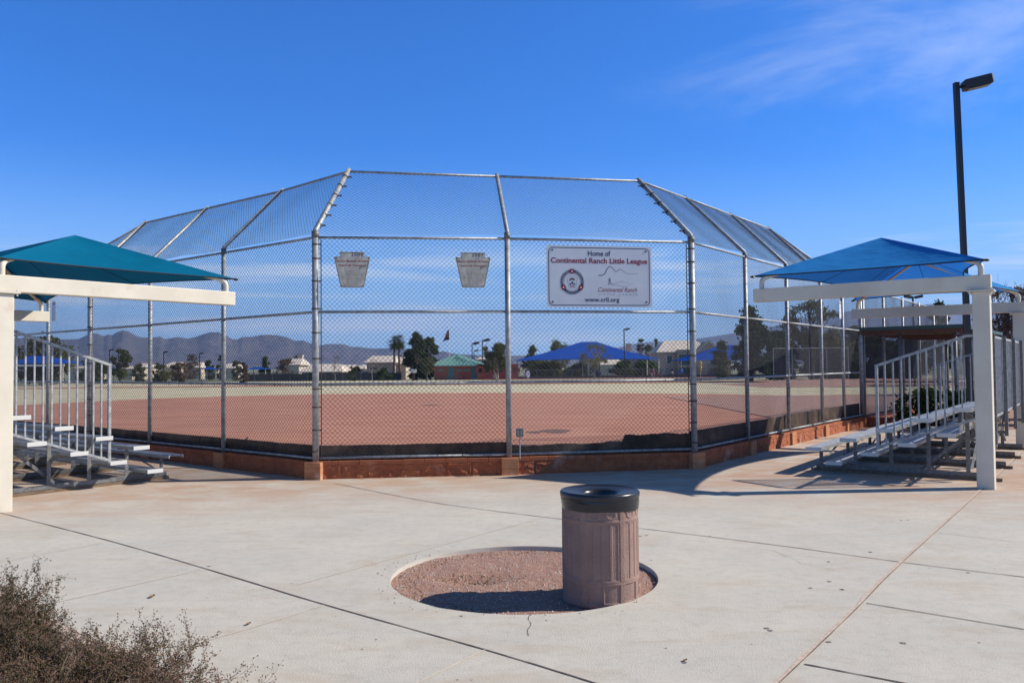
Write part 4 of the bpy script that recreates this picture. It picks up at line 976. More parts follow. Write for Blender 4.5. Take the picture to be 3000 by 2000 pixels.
def tree(name, lab, cat, X, Y, zb, H, W_, leafm, barkm=bark, n=2600, size=.16, clumps=34, crown0=.3, shape='round', group=None, seed=0, tr=None, multi=1, cl=1.0, bare=0):
    rng = np.random.default_rng(seed+11); rg = random.Random(seed); root = empty(name, (X, Y, zb), lab, cat, group)
    cz0 = H*crown0; cc_ = []; rr_ = []
    for k in range(clumps):
        t = (k+.5)/clumps; z = cz0 + (H-cz0)*(t if shape == 'cone' else rg.random())
        u = (z-cz0)/(H-cz0)
        wr = {'round': math.sqrt(max(0, 1-(2*u-1)**2))*.9+.1, 'cone': (1-u)**.75*.95+.12, 'wide': math.sqrt(max(0, 1-(u*.98)**2))*(.6+.4*min(1,u*3)), 'flame': (1-u**2.2)*(.65+.35*min(1,u*4))+.05}[shape]
        a = rg.random()*6.283; r = W_/2*wr*math.sqrt(rg.random())*.88
        s = W_*rg.uniform(.07,.15)*cl*(1 if clumps > 25 else 1.25); cc_.append((r*math.cos(a), r*math.sin(a), min(z, H-s*.6))); rr_.append((s, s, s*rg.uniform(.6,.95)))
    if n:
        v, q = leaves(cc_, rr_, n, size, rng); v[:, 2] = np.maximum(v[:, 2], .05); npmesh('crown', v, q, leafm, root, world=False)
    m = MB(); tw = tr or H*.028
    for s_ in range(multi):
        ox = rg.uniform(-.1,.1)*W_*(multi > 1); b0 = V(ox*.3, 0, -.05); t1 = V(ox+rg.uniform(-.05,.05)*H, rg.uniform(-.05,.05)*H, H*crown0*1.1+.1)
        m.tube([b0, b0.lerp(t1, .5)+V(rg.uniform(-.02,.02)*H,0,0), t1], [tw*1.25, tw, tw*.8], 7)
        for k in range(s_, len(cc_), max(1, multi)):
            c = Vector(cc_[k]); md = t1.lerp(c, .5)+V(rg.uniform(-.03,.03)*W_, rg.uniform(-.03,.03)*W_, W_*.04)
            m.tube([t1, md, c], [tw*.42, tw*.26, tw*.08], 4)
            if bare:
                for j in range(bare):
                    e = c + V(rg.gauss(0,1), rg.gauss(0,1), rg.gauss(.5,.8))*rr_[k][0]*.9; m.tube([c.lerp(t1, rg.uniform(0,.4)), e], [tw*.07, tw*.03], 3, False)
    m.build('trunk', barkm, root, world=False); return root
SEED = [1]
def bgt(name, lab, cat, px0, px1, pt, Y, leafm, pb=None, **k):
    """tree whose crown spans bearings px0..px1 and reaches height line pt at distance Y"""
    SEED[0] += 1; zb = gz(Y) - .1 if Y > 45 else -.05
    c = at((px0+px1)/2, pt, Y); W_ = abs(at(px1, pt, Y).x - at(px0, pt, Y).x)
    return tree(name, lab, cat, c.x, Y, zb, c.z-zb, W_*1.02, leafm, seed=SEED[0], **k)
G1 = 'trees beyond the outfield'
# left
bgt('mesquite_tree', 'wide olive mesquite behind the blue ramada at the far left', 'tree', 28, 222, 988, 120, leafC, n=6000, size=.16, clumps=60, crown0=.15, shape='wide', group=G1)
bgt('shade_tree', 'rounded dark green tree standing alone before the mountains at the left', 'tree', 322, 386, 1024, 140, leafA, n=3200, size=.14, clumps=30, crown0=.2, group=G1)
for px0, px1, pt, Y, lf, lab in ((222,300,1056,150,leafC,'low olive brush right of the left ramada'),(262,330,1062,132,leafA,'dark low shrub left of the lone round tree'),(384,432,1066,160,leafC,'olive bush between the lone round tree and pale roofs'),(436,500,1068,128,leafC,'yellow green bush below the pale far roofs'),(490,560,1062,135,leafD,'grey brown bare bush before the pale roofs'),(528,592,1036,210,leafD,'thin leafless tree reaching above the pale far roofs'),(594,632,1056,190,leafE,'small green tree between the two little blue ramadas'),(630,662,1042,200,leafB,'small dark pointed tree behind the second wing post'),(672,712,1058,180,leafC,'faint olive shrub right of the second wing post'),(700,732,1062,125,leafD,'bare grey sapling beside the right little ramada'),(758,800,1046,170,leafE,'bright green tree above the right little ramada'),(796,880,1052,160,leafD,'brown leafless thicket left of the cream house'),(836,900,1040,230,leafA,'dark green tree behind the gable left of the corner post')):
    bgt('bush' if pt > 1056 else 'small_tree', lab, 'bush' if pt > 1056 else 'tree', px0, px1, pt, Y, lf, n=2600 if lf is not leafD else 1300, size=.14, clumps=30, crown0=.03, shape='wide', group=G1, bare=5 if lf is leafD else 0)
bgt('shrub', 'green shrub at the right end of the long cream house', 'shrub', 1018, 1052, 1074, 138, leafE, n=900, size=.13, clumps=12, crown0=.1, group=G1)
bgt('shrub', 'green hedge shrub under the two storey cream house', 'shrub', 1098, 1150, 1079, 138, leafE, n=1100, size=.13, clumps=14, crown0=.05, shape='wide', group=G1)
for px, Yb in ((982,118),(1092,112)):
    bgt('bare_sapling', 'slender leafless sapling in front of the long cream house' if px < 1000 else 'slender leafless sapling in front of the two storey house', 'tree', px-24, px+24, 1040, Yb, leafD, n=60, size=.06, clumps=16, crown0=.4, barkm=barkp, bare=9, group=G1, tr=.045)
# conifer cluster
bgt('pine_tree', 'tall dark pine, highest tree left of the flagpole', 'tree', 1178, 1262, 975, 146, leafB, n=9000, size=.15, clumps=70, crown0=.06, shape='flame', group=G1)
bgt('pine_tree', 'lower dark pine filling in right of the tallest pine', 'tree', 1222, 1294, 992, 142, leafB, n=7000, size=.15, clumps=55, crown0=.08, shape='flame', group=G1)
bgt('small_tree', 'yellowish young tree in front of the dark pines', 'tree', 1228, 1272, 1048, 128, leafC, n=1500, size=.10, clumps=20, crown0=.3, group=G1)
bgt('mesquite_tree', 'rounded olive tree before the red brick wall left of the middle post', 'tree', 1402, 1512, 1008, 122, leafC, n=4200, size=.11, clumps=46, crown0=.30, group=G1, multi=3, cl=.85, bare=5, barkm=barkp)
for a in ((1524,1590,1012,175,leafA,'dark leafy tree left behind the big blue playground canopy'),(1578,1680,997,180,leafC,'tall feathery tree peaking behind the big blue canopy'),(1540,1660,1058,160,leafA,'dark tree mass under the left of the blue canopy'),(1650,1740,1066,165,leafE,'green tree seen under the middle of the blue canopy'),(1790,1860,1058,168,leafE,'green shrub mass under the right side of the blue canopy'),(1850,1945,1056,170,leafE,'dense green hedge tree at the right end of the blue canopy'),(1858,1892,994,260,leafA,'narrow dark conifer left of the tan house'),(1868,1930,1012,235,leafC,'olive tree below the narrow conifer by the tan house'),(1908,1934,993,262,leafA,'small dark crown touching the tan house roof line')):
    bgt('shade_tree', a[5], 'tree', a[0], a[1], a[2], a[3], a[4], n=4600, size=.14, clumps=46, crown0=.03, shape='wide', group=G1)
bgt('bare_sapling', 'sparse small tree standing in front of the big blue canopy', 'tree', 1688, 1792, 1008, 118, leafC, n=1500, size=.075, clumps=34, crown0=.34, group=G1, bare=8, cl=.8, barkm=barkp, tr=.06)
# right
bgt('pine_tree', 'tall dark pine seen through the mesh right of the corner post', 'tree', 2132, 2262, 900, 92, leafB, n=9000, size=.12, clumps=80, crown0=.1, shape='flame', group=G1)
bgt('mesquite_tree', 'large airy olive tree above the right wing of the backstop', 'tree', 2290, 2462, 886, 88, leafC, n=7000, size=.10, clumps=70, crown0=.25, shape='round', group=G1, multi=3, cl=.85)
for a in ((2080,2140,1000,120,leafC,'olive tree peeping left of the tall pine'),(2236,2340,980,112,leafA,'dark evergreen between the pine and the airy olive tree'),(2330,2440,1000,108,leafB,'dark evergreen low behind the cage netting'),(2440,2560,960,100,leafC,'olive tree low above the dugout left end'),(2500,2620,985,96,leafA,'dark tree seen under the dugout roof, left'),(2600,2720,990,92,leafB,'dark tree seen under the dugout roof, right'),(2420,2520,1010,92,leafA,'dark evergreen behind the sign on the right wing'),(2225,2330,972,102,leafB,'broad dark evergreen filling the gap right of the tall pine'),(2370,2500,978,104,leafA,'broad dark tree mass under the airy olive tree'),(2540,2680,1004,100,leafB,'dark tree mass behind the middle of the dugout')):
    bgt('evergreen_tree', a[5], 'tree', a[0], a[1], a[2], a[3], a[4], n=7000, size=.11, clumps=60, crown0=.02, shape='wide', group=G1)
bgt('pine_tree', 'open layered pine above the dugout roof', 'tree', 2686, 2812, 888, 62, leafB, n=7000, size=.075, clumps=44, crown0=.25, shape='flame', group=G1, cl=.8)
bgt('small_tree', 'small dark treetop beside the lamp pole above the dugout', 'tree', 2812, 2846, 948, 66, leafA, n=500, size=.08, clumps=10, crown0=.3, group=G1)
bgt('bare_tree', 'brown winter tree behind the back right canopy post', 'tree', 2862, 3060, 842, 44, leafD, n=6500, size=.045, clumps=70, crown0=.2, shape='round', group=G1, bare=9, multi=3, cl=.8)
for k, (px, py, Y, w_, h) in enumerate(((2690,1168,20.9,1.0,1.05),(2760,1172,20.6,1.0,1.0),(2830,1172,20.2,.9,1.0),(2868,1190,19.6,.8,.9),(2900,1240,18.9,.6,.7))):
    c = at(px, py, Y); tree('hedge_shrub', ['leafy shrub by the dugout corner, leftmost of the row','leafy shrub second in the row beside the dugout','leafy shrub third in the row behind the bleacher','leafy shrub against the lamp post base','small leafy shrub behind the last bleacher frame'][k], 'shrub', c.x, Y, -.02, h, w_*1.3, leafH, n=2400, size=.030, clumps=22, crown0=.08, seed=80+k, group='shrubs beside the dugout', tr=.03)
# palms
def palm(px, pt, Y, lab):
    c = at(px, pt, Y); zb = gz(Y)-.1; H = c.z-zb-.5; root = empty('palm_tree', (c.x, Y, zb), lab, 'palm', 'twin fan palms'); rg = random.Random(int(px))
    MB().tube([V(rg.uniform(-.3,.3),0,0), V(0,0,H*.5), V(0,0,H)], [.26,.2,.17], 8).build('trunk', bark, root, world=False)
    m = MB()
    for k in range(70):
        a = rg.random()*6.283; el = rg.uniform(-1.2, 1.4); L_ = rg.uniform(.9,1.35); d = V(math.cos(a)*math.cos(el), math.sin(a)*math.cos(el), math.sin(el)); p0 = V(0,0,H); p1 = p0 + d*L_*.7; s_ = d.cross(V(0,0,1)).normalized()
        u_ = s_.cross(d)
        m.tube([p0, p1], [.02,.012], 3, False); n = 9; tips = [p1 + (d*math.cos(t)+s_*math.sin(t))*L_*.75*rg.uniform(.85,1.1) - V(0,0,.25*L_) for t in np.linspace(-1.3,1.3,n)]
        for t in tips: q = (t-p1).cross(d+u_).normalized()*.05; m.add([p1-q*.3, p1+q, t, p1-q], [(0,1,2,3)])
    m.build('crown', leafP, root, world=False)
palm(1155, 993, 150, 'fan palm with the slightly leaning trunk, left of the pair by the two storey house')
palm(1169, 991, 151, 'fan palm right of the pair, beside the dark pine')

# ------------------------------------------------------------------ houses
stucco = mat('cream_stucco', (.56,.47,.35), (.50,.42,.32), .8, .9); stuc2 = mat('pink_stucco', (.42,.31,.25), (.38,.28,.22), .8, .9); tile = mat('pale_tile', (.60,.52,.44), (.50,.42,.35), 1.2, .8, 0, .8, 3, c3=(.66,.60,.53), s3=.6)
glass = mat('dark_glass', (.03,.04,.05), None, rough=.1); wtrim = mat('white_trim', (.72,.70,.66), None, rough=.6); brick = mat('red_brick', (.30,.075,.05), (.24,.06,.042), 3, .85, c3=(.36,.12,.08), s3=9)
croof = mat('green_metal_roof', (.22,.42,.36), (.18,.36,.31), .6, .4, .1); tealp = mat('teal_door', (.02,.13,.14), None, rough=.5); tan = mat('tan_column', (.52,.44,.34), None, rough=.8)
blk = mat('dark_block_fence', (.09,.075,.07), (.07,.06,.055), 2, .9)
def house(name, lab, px0, px1, p_eave, p_ridge, Y, depth, wallm, hip=.0, gable=False, rot=0, chim=None, wins=(), group='houses beyond the park', roofm=tile, cat='house', ov=.5):
    a = at(px0, p_eave, Y); b_ = at(px1, p_eave, Y); zb = gz(Y)-.2; ze = a.z; zr = at((px0+px1)/2, p_ridge, Y+depth/2).z; W_ = b_.x-a.x
    root = empty(name, ((a.x+b_.x)/2, Y, zb), lab, cat, group, rz=rot)
    h = ze-zb; hr = zr-zb; x0, x1 = -W_/2+ov, W_/2-ov
    m = MB(); m.box(x0, x1, 0, depth, 0, h)
    if not hip: m.add([(x0,.01,h),(x0,depth-.01,h),(x0,depth/2,hr-.15),(x1,.01,h),(x1,depth-.01,h),(x1,depth/2,hr-.15)], [(0,1,2),(5,4,3)])
    m.build('wall', wallm, root, world=False)
    hx = W_*hip; e = .5
    v = [(-W_/2,-e,h),(W_/2,-e,h),(W_/2,depth+e,h),(-W_/2,depth+e,h),(-W_/2+hx,depth/2,hr),(W_/2-hx,depth/2,hr)]
    v2 = [(x,y,z-.16) for x,y,z in v]
    m = MB().add(v+v2, [(0,1,5,4),(1,2,5),(2,3,4,5),(3,0,4),(7,6,10,11),(8,7,11),(9,8,11,10),(6,9,10),(0,6,7,1),(1,7,8,2),(2,8,9,3),(3,9,6,0)])
    rf = m.build('roof', roofm, root, world=False)
    if chim:
        for cx, ch in chim:
            c = MB(); c.box(cx-.55,cx+.55,depth*.45,depth*.6,hr-.9,hr+ch); c.box(cx-.65,cx+.65,depth*.44,depth*.61,hr+ch,hr+ch+.15); c.build('chimney', wallm, rf, world=False)
    for (wx, wz, ww, wh) in wins:
        MB().box(wx-ww/2, wx+ww/2, -.05, -.01+.03, wz, wz+wh).build('window', wtrim, root, world=False); MB().box(wx-ww/2+.08, wx+ww/2-.08, -.08, -.04, wz+.08, wz+wh-.08).build('pane', glass, root.children[-1], world=False)
    return root
house('house', 'long low cream house with a pale hipped tile roof just right of the corner post', 876, 1004, 1089, 1066, 150, 9, stuc2, hip=.14, wins=((-2.2,.8,1.6,1.1),(1.5,.8,1.4,1.1)))
house('house', 'short cream gabled wing at the right end of the long low house', 996, 1036, 1090, 1068, 156, 8, stucco, hip=.0)
house('house', 'low pale roofed house between the cream gable and the two storey house', 1038, 1072, 1080, 1068, 170, 8, stucco, hip=.3)
house('two_storey_house', 'two storey cream house with pale tile roof behind the twin palms', 1066, 1160, 1061, 1042, 158, 10, stuc2, hip=.10, wins=((-1.2,1.95,1.6,.75),(-2.8,.8,1.2,1)))
house('house', 'sunlit cream wall and gable right of the twin palms', 1150, 1196, 1066, 1046, 162, 8, stucco, hip=0)
house('house', 'cream house with a high tile roof left of the tall corner post', 836, 882, 1068, 1048, 190, 9, stucco, hip=.2, chim=((.5,.6),))
for i, (a, b_, e, r_, Y) in enumerate(((384,428,1074,1064,240),(470,536,1075,1060,250),(540,590,1076,1061,245),(596,640,1078,1073,235),(640,694,1078,1064,230),(340,392,1080,1072,235),(200,268,1078,1072,220),(1392,1440,1052,1046,300))):
    house('house', ['pale roof just right of the lone round tree','long pale roof under the left mountain peaks','pale roof left of the small blue ramada','low pale house behind the small blue ramada','pale roofed house just right of the second wing post','low white house right behind the lone round tree','white walled building behind the left ramada','white house far off left of the round olive tree'][i], a, b_, e, r_, Y, 9, stucco, hip=.25)
# tan two storey house on the right
hs_ = house('two_storey_house', 'tan two storey house with balcony recess and tile gables right of centre', 1922, 2092, 1031, 997, 190, 12, stuc2, hip=.22, wins=((-3.6,2.9,1.3,1.9),))
MB().box(-2.0,4.6,-.9,.0,0,6.1).build('balcony_block', stuc2, hs_, world=False); MB().box(-1.5,3.6,-.96,-.9,2.6,4.9).build('balcony_opening', glass, hs_, world=False); MB().box(-1.5,3.6,-.96,-.9,.5,2.0).build('balcony_opening', glass, hs_, world=False)
gb = MB(); hr = 7.9; gb.add([(2.0,-1.4,5.2),(8.2,-1.4,5.2),(5.1,-1.4,7.9),(2.0,5,5.2),(8.2,5,5.2),(5.1,5,7.9)], [(0,1,2),(5,4,3),(0,2,5,3),(1,4,5,2)]); gb.box(2.3,7.9,-1.3,4,0,5.2); gb.build('gable', stuc2, hs_, world=False)
for s_ in (-1, 1): MB().bar(V(5.1+s_*3.4,-1.5,5.05), V(5.1,-1.5,8.05), .35, .30, (0,1,0)).build('verge_tile', tile, hs_, world=False)
h3 = house('house', 'tan house with a tall square chimney behind the big blue canopy', 1700, 1872, 1050, 1020, 200, 11, stuc2, hip=.25, chim=((5.4,1.0),))
house('house', 'cream porch house seen beneath the big blue canopy', 1752, 1836, 1068, 1053, 182, 7, stucco, hip=.2, wins=((0,.8,2,1.2),))
house('house', 'pinkish house low behind the right blue ramada', 2090, 2150, 1062, 1050, 150, 7, stuc2, hip=.2)
# restroom building
rs = empty('restroom_building', (at(1338,1100,140).x, 140, gz(140)-.05), 'small red brick building with a green metal hip roof below the flag', 'building')
wr = (at(1402,1,140).x-at(1272,1,140).x)/2; he = at(1338,1069,140).z-rs.location.z; hp = at(1338,1037.5,143.5).z-rs.location.z; wo = (at(1424,1,140).x-at(1256,1,140).x)/2
MB().box(-wr,wr,0,7,0,he).build('wall', brick, rs, world=False)
v = [(-wo,-1,he),(wo,-1,he),(wo,8,he),(-wo,8,he),(-.2,3.5,hp),(.2,3.5,hp)]; rf = MB().add(v+[(x,y,z-.18) for x,y,z in v], [(0,1,5,4),(1,2,5),(2,3,4,5),(3,0,4),(7,6,10,11),(8,7,11),(9,8,11,10),(6,9,10),(0,6,7,1),(1,7,8,2),(2,8,9,3),(3,9,6,0)]).build('roof', croof, rs, world=False)
sm_ = MB()
for k in range(-7, 8): x = wo*k/7.5; t = 1-abs(k)/8.2; sm_.bar(V(x,-1.0,he+.03), V(x*.06+x*(1-t)*.9, -1.0+4.3*t, he+(hp-he)*t+.03), .05, .05)
sm_.build('roof_seam', mat('seam', (.10,.22,.2), None, rough=.5), rf, world=False)
for x, c in ((-.95, tealp), (3.0, croof)): MB().box(x-.5,x+.5,-.06,0,0,2.15).build('door', c if c is tealp else tealp, rs, world=False)
for x in (-2.7,.45,1.75): MB().box(x-.55,x+.55,-.05,0,1.45,1.85).build('vent_window', mat('vent', (.10,.17,.14), None), rs, world=False)
bwl = empty('brick_wall', (at(1458,1100,139).x, 139, gz(139)-.05), 'long red brick wall with square openings right of the green roofed building', 'wall')
wl = (at(1525,1,139).x-at(1405,1,139).x)/2; m = MB(); m.box(-wl,wl,0,.4,0,1.25); m.box(-wl,wl,0,.4,1.95,2.6)
for k in range(7): x = -wl+2*wl*k/6; m.box(x-.28,x+.28,.003,.397,1.25,1.95)
m.build('wall', brick, bwl, world=False)
MB().box(-wl,wl,1.2,1.5,0,2.4).build('inner_wall', leafE if False else mat('shade_screen', (.07,.10,.06), None), bwl, world=False)

# ------------------------------------------------------------------ far ramadas
rblue = fabric('deep_blue_cloth', (.004,.075,.42), (.004,.06,.40), .2)
def ramada(lab, px0, px1, pe, pr0, pr1, ptop, Y, depth, fab=rblue, posts=True, solid=False, name='shade_canopy', beam=None):
    zb = gz(Y)-.05; a = at(px0, pe, Y); b_ = at(px1, pe, Y); x0, x1 = a.x, b_.x; ze = a.z; zt = at((pr0+pr1)/2, ptop, Y+depth/2).z; r0_ = at(pr0, ptop, Y+depth/2).x; r1_ = at(pr1, ptop, Y+depth/2).x
    root = empty(name, ((x0+x1)/2, Y, zb), lab, 'shade canopy', 'blue fabric canopies beyond the field')
    A, B_, C_, D_ = V(x0,Y,ze), V(x1,Y,ze), V(x1,Y+depth,ze), V(x0,Y+depth,ze); E, F = V(r0_,Y+depth/2,zt), V(r1_,Y+depth/2,zt); m = MB(); n = 8
    for p, q, s_, t_ in ((A,B_,E,F),(B_,C_,F,F),(C_,D_,F,E),(D_,A,E,E)):
        vs = []
        for j in range(n+1):
            for i in range(n+1):
                u = i/n; v_ = j/n; e_ = p.lerp(q, u) + V(0,0,.06*(zt-ze)*4*u*(1-u)); t = s_.lerp(t_, u); vs.append(e_.lerp(t, v_) - V(0,0,.05*(zt-ze)*4*v_*(1-v_)))
        m.add(vs, [(j*(n+1)+i, j*(n+1)+i+1, (j+1)*(n+1)+i+1, (j+1)*(n+1)+i) for j in range(n) for i in range(n)])
    m.build('fabric', fab, root)
    xs_ = [x0+.2, x1-.2] if abs(x1-x0) < 12 else [x0+.25, (x0+x1)/2, x1-.25]
    for x in xs_:
        for y in (Y+.2, Y+depth-.2): MB().tube([V(x,y,zb), V(x,y,ze+.05)], .13 if abs(x1-x0) > 12 else .09, 8).build('post', tan, root)
    if beam: MB().box(x0,x1,Y+.1,Y+.3,ze-.35,ze-.1).build('beam', wtrim, root)
ramada('large deep blue hip canopy over the playground behind the middle bays', 1513, 1934, 1056, 1702, 1748, 1001, 146, 13)
ramada('blue canopy half hidden by the tall pine, right of the corner post', 1993, 2190, 1057, 2110, 2150, 1010, 140, 9)
ramada('blue ramada below the wide mesquite at the far left', 28, 186, 1066, 84, 134, 1042, 112, 7, beam=1)
ramada('tiny blue ramada at the left of the two beyond the second post', 584, 634, 1082, 606, 614, 1075, 175, 4)
ramada('tiny blue ramada with a white post, right of its twin', 720, 780, 1082, 742, 764, 1075, 150, 4)
# playground slide set
ps = empty('play_structure', (at(1680,1100,150).x, 150, gz(150)), 'dark blue play structure with a tube slide under the big canopy', 'play structure')
pblue = mat('play_blue', (.012,.03,.12), None, rough=.4); navyp = mat('play_dark', (.01,.014,.03), None, rough=.5)
s0 = at(1652,1104,149); s1 = at(1702,1068,151)
MB().tube(smooth_line([s0, s0.lerp(s1,.35)+V(0,0,-.1), s0.lerp(s1,.75), s1], 5), .42, 10).build('slide', navyp, ps, True)
for px in (1704,1722,1742,1756): q = at(px,1068,152); MB().tube([V(q.x,152,gz(152)), V(q.x,152,q.z+.3)], .10, 6).build('post', pblue, ps)
c = at(1722,1080,151); MB().box(c.x-1.2,c.x+1.6,150.5,152.5,c.z-.1,c.z).build('deck', navyp, ps)
c2 = at(1748,1086,150); MB().tube([c2+V(-.9,0,.8), c2+V(.6,0,-.8)], .5, 10).build('tube_tunnel', pblue, ps, True); MB().bar(V(c.x-1.0,150.4,gz(150)), V(c.x+.2,150.4,c.z), .6, .1).build('ladder', pblue, ps)
cl_ = empty('climbing_post', tuple(at(2052,1078,136)), 'yellow bubbled climbing post hanging under the right blue canopy', 'climbing post')
q = at(2052,1060,136); m = MB()
for k in range(4): m.sphere((q.x, 136, q.z-.15-k*.38), .24, 10, 8)
m.build('bubbles', mat('play_yellow', (.55,.30,.02), None, rough=.4), cl_, True); MB().tube([V(q.x,136,gz(136)), V(q.x,136,q.z+.2)], .05, 6).build('pole', tan, cl_)
# white panel sign (rounded)
ws = empty('white_marker', tuple(V(at(1547,1100,138).x, 138, gz(138))), 'tall rounded white board standing left of the blue canopy', 'marker board')
q = at(1547,1096,138); hh = (1107-1085)/FPX*138/2
MB().prism([(.34*math.cos(t), hh*math.sin(t)*1.0) for t in [k*math.pi/12 for k in range(24)]], -.04, .04).build('panel', mat('white_board', (.8,.8,.8), None), ws, world=False)
ws.children[0].rotation_euler.x = R(90); ws.children[0].location.z = q.z-ws.location.z
MB().box(-.05,.05,.05,.10,-.02,.9).build('stand', tan, ws, world=False)
# flag pole
fp = empty('flag_pole', tuple(V(at(1316,1050,160).x, 160, gz(160))), 'thin white flagpole behind the green roofed building', 'flagpole')
t = at(1316,953,160); MB().tube([V(t.x,160,gz(160)), t], [.07,.04], 8).build('pole', wtrim, fp); MB().sphere(t, .1).build('finial', wtrim, fp)
def flag(name, lab, px, pt, pw, ph, cols, off):
    c = at(px, pt, 160); w_ = pw/FPX*160; h = ph/FPX*160; vs = []; nx, ny = 14, 12
    for j in range(ny+1):
        for i in range(nx+1):
            u, v_ = i/nx, j/ny; x = -w_*u*(.45+.55*v_); z = -h*v_ - w_*.35*u*u*v_; vs.append((c.x+x, 160+.18*math.sin(u*9+v_*3)*u, c.z+z))
    m = MB(); 
    for j in range(ny):
        for i in range(nx):
            k = j*(nx+1)+i; u, v_ = i/nx, j/ny
            m.mi = cols(u, v_); m.add([], [])
            m.f.append((k, k+1, k+nx+2, k+nx+1)); m.m.append(m.mi)
    m.v = vs; o = m.build(name, [mat('flag_red', (.32,.02,.03), None), mat('flag_white', (.6,.6,.6), None), mat('flag_blue', (.015,.02,.12), None), mat('flag_gold', (.5,.26,.02), None), mat('flag_copper', (.4,.12,.02), None)]); tag(o, lab, 'flag')
flag('national_flag', 'red and white striped flag with blue corner, upper of the two on the pole', 1315.5, 967, 12, 14, lambda u, v: 2 if (u < .4 and v < .5) else (0 if int(v*9) % 2 == 0 else 1), 0)
flag('state_flag', 'flag with red and gold rays over dark blue, lower of the two on the pole', 1315.5, 979, 19, 16, lambda u, v: 4 if (abs(u-.5)+abs(v-.5)) < .16 else (2 if v > .5 else (0 if int((u+v*.6)*7) % 2 == 0 else 3)), 0)

# ------------------------------------------------------------------ lamp posts, outfield fence and small things
LG = 'lamp posts beyond the field'
for px, pt, Y, dbl, s_, lab in ((321,1024,170,False,.8,'distant lamp post left of the lone round tree'),(480,1030,185,False,.8,'distant lamp post in the left wing before the mountains'),(585,1034,195,False,.8,'distant lamp post nearest the second wing post'),(1383,1004,165,False,1.2,'shorter of two lamp posts right of the flag'),(1413,995,160,False,1.2,'taller of two lamp posts right of the flag'),(1828,963,135,False,.8,'tall lamp post rising through the big blue canopy'),(2674,868,62,True,.55,'double headed lamp post above the dugout'),(2822,918,70,False,.4,'thin dark lamp post just left of the near lamp pole'),(1389,1026,230,False,1.0,'faint far lamp post under the paired lamps')):
    q = at(px, pt, Y); lamp(q.x, Y, gz(Y)-.1, q.z-gz(Y)+.1, .16 if Y > 100 else .10, 0, s_, lab, LG, dbl)
fe = empty('outfield_fence', (0, 143, gz(143)), 'low grey chain link fence across the far end of the outfield', 'fence'); m = MB()
x = -72
pm = MB()
while x < 42: pm.tube([V(x,143,gz(143)-.1), V(x,143,gz(143)+1.5)], .045, 5); x += 3.05
tag(pm.build('post', galvd, fe), kind='stuff')
for z in (.1, 1.48): MB().tube([V(-72,143,gz(143)+z), V(42,143,gz(143)+z)], .035, 5).build('rail', galvd, fe)
wire_panel('chain_link', [V(-72,143,gz(143)+.1), V(42,143,gz(143)+.1), V(42,143,gz(143)+1.5), V(-72,143,gz(143)+1.5)], fe, pitch=.35, r=.010, seg=3)
dk = empty('yard_wall', (0, 147, gz(147)), 'dark masonry yard wall running behind the outfield fence', 'wall')
a = at(720,1,147).x; b_ = at(1170,1,147).x; MB().box(a, b_, 147, 147.25, gz(147)-.2, gz(147)+1.25).build('wall', blk, dk)
yw = empty('park_wall', (30, 139, gz(139)), 'low dark wall along the playground edge', 'wall'); a = at(1500,1,139).x; b_ = at(2250,1,139).x; MB().box(a, b_, 139.6, 139.8, gz(139)-.2, gz(139)+.45).build('wall', blk, yw)
sheet('playground_sand', [at(1405,1,134).x, at(2350,1,134).x], [128,134,139.5], lambda x, y: gz(y)+.01, mat('pink_sand', (.42,.24,.18), None))
bt = empty('batting_cage', tuple(at(2320,1090,78)), 'pale chain link cage seen beyond the right wing', 'cage'); zb = gz(78)
xs_ = [at(p_,1,78).x for p_ in (2246,2300,2350,2400,2462)]; zt = at(2300,1020,78).z
for x in xs_: MB().tube([V(x,78,zb), V(x,78,zt)], .05, 6).build('post', galv, bt)
for z in (zb+.1, zt): MB().tube([V(xs_[0],78,z), V(xs_[-1],78,z)], .035, 5).build('rail', galv, bt)
wire_panel('chain_link', [V(xs_[0],78,zb+.1), V(xs_[-1],78,zb+.1), V(xs_[-1],78,zt), V(xs_[0],78,zt)], bt, pitch=.10, r=.008, seg=1.5, m=galvd)
# mounded berm in tree shade at the right
bmv = []; 
for j in range(9):
    for i in range(40):
        x = at(2060,1,80).x + i*1.1; y = 62 + j*2.2; bmv.append((x, y, gz(y)-.04 + .55*math.sin(math.pi*j/8)*min(1, i/5)*(.8+.3*noise.noise(Vector((x*.3,y*.3,0))))))
tag(MB().add(bmv, [(j*40+i, j*40+i+1, (j+1)*40+i+1, (j+1)*40+i) for j in range(8) for i in range(39)]).build('gravel_berm', gravel), kind='structure')
sb = empty('marker_box', tuple(V(at(1212,1,132).x, 132, gz(132))), 'small white square box on a post by the dark pines', 'box'); q0 = at(1203,1092,132); q1 = at(1219,1081,132)
MB().box(q0.x,q1.x,131.9,132.3,q0.z,q1.z).build('box', wtrim, sb); MB().box(q0.x+.25,q1.x-.25,132,132.25,gz(132)-.05,q0.z).build('post', mat('post_brown', (.08,.045,.03), None), sb)
rb_ = empty('far_bin', tuple(V(at(1438,1,130).x,130,gz(130))), 'small brown litter bin in front of the red brick wall', 'litter bin'); MB().lathe((0,0,0), [(.3,0),(.33,.1),(.33,.95),(.3,1.0),(.18,1.0)], 16).build('body', aggr, rb_, world=False); MB().lathe((0,0,0), [(.34,.93),(.35,1.08),(.15,1.1)], 16).build('lid', black, rb_, world=False)

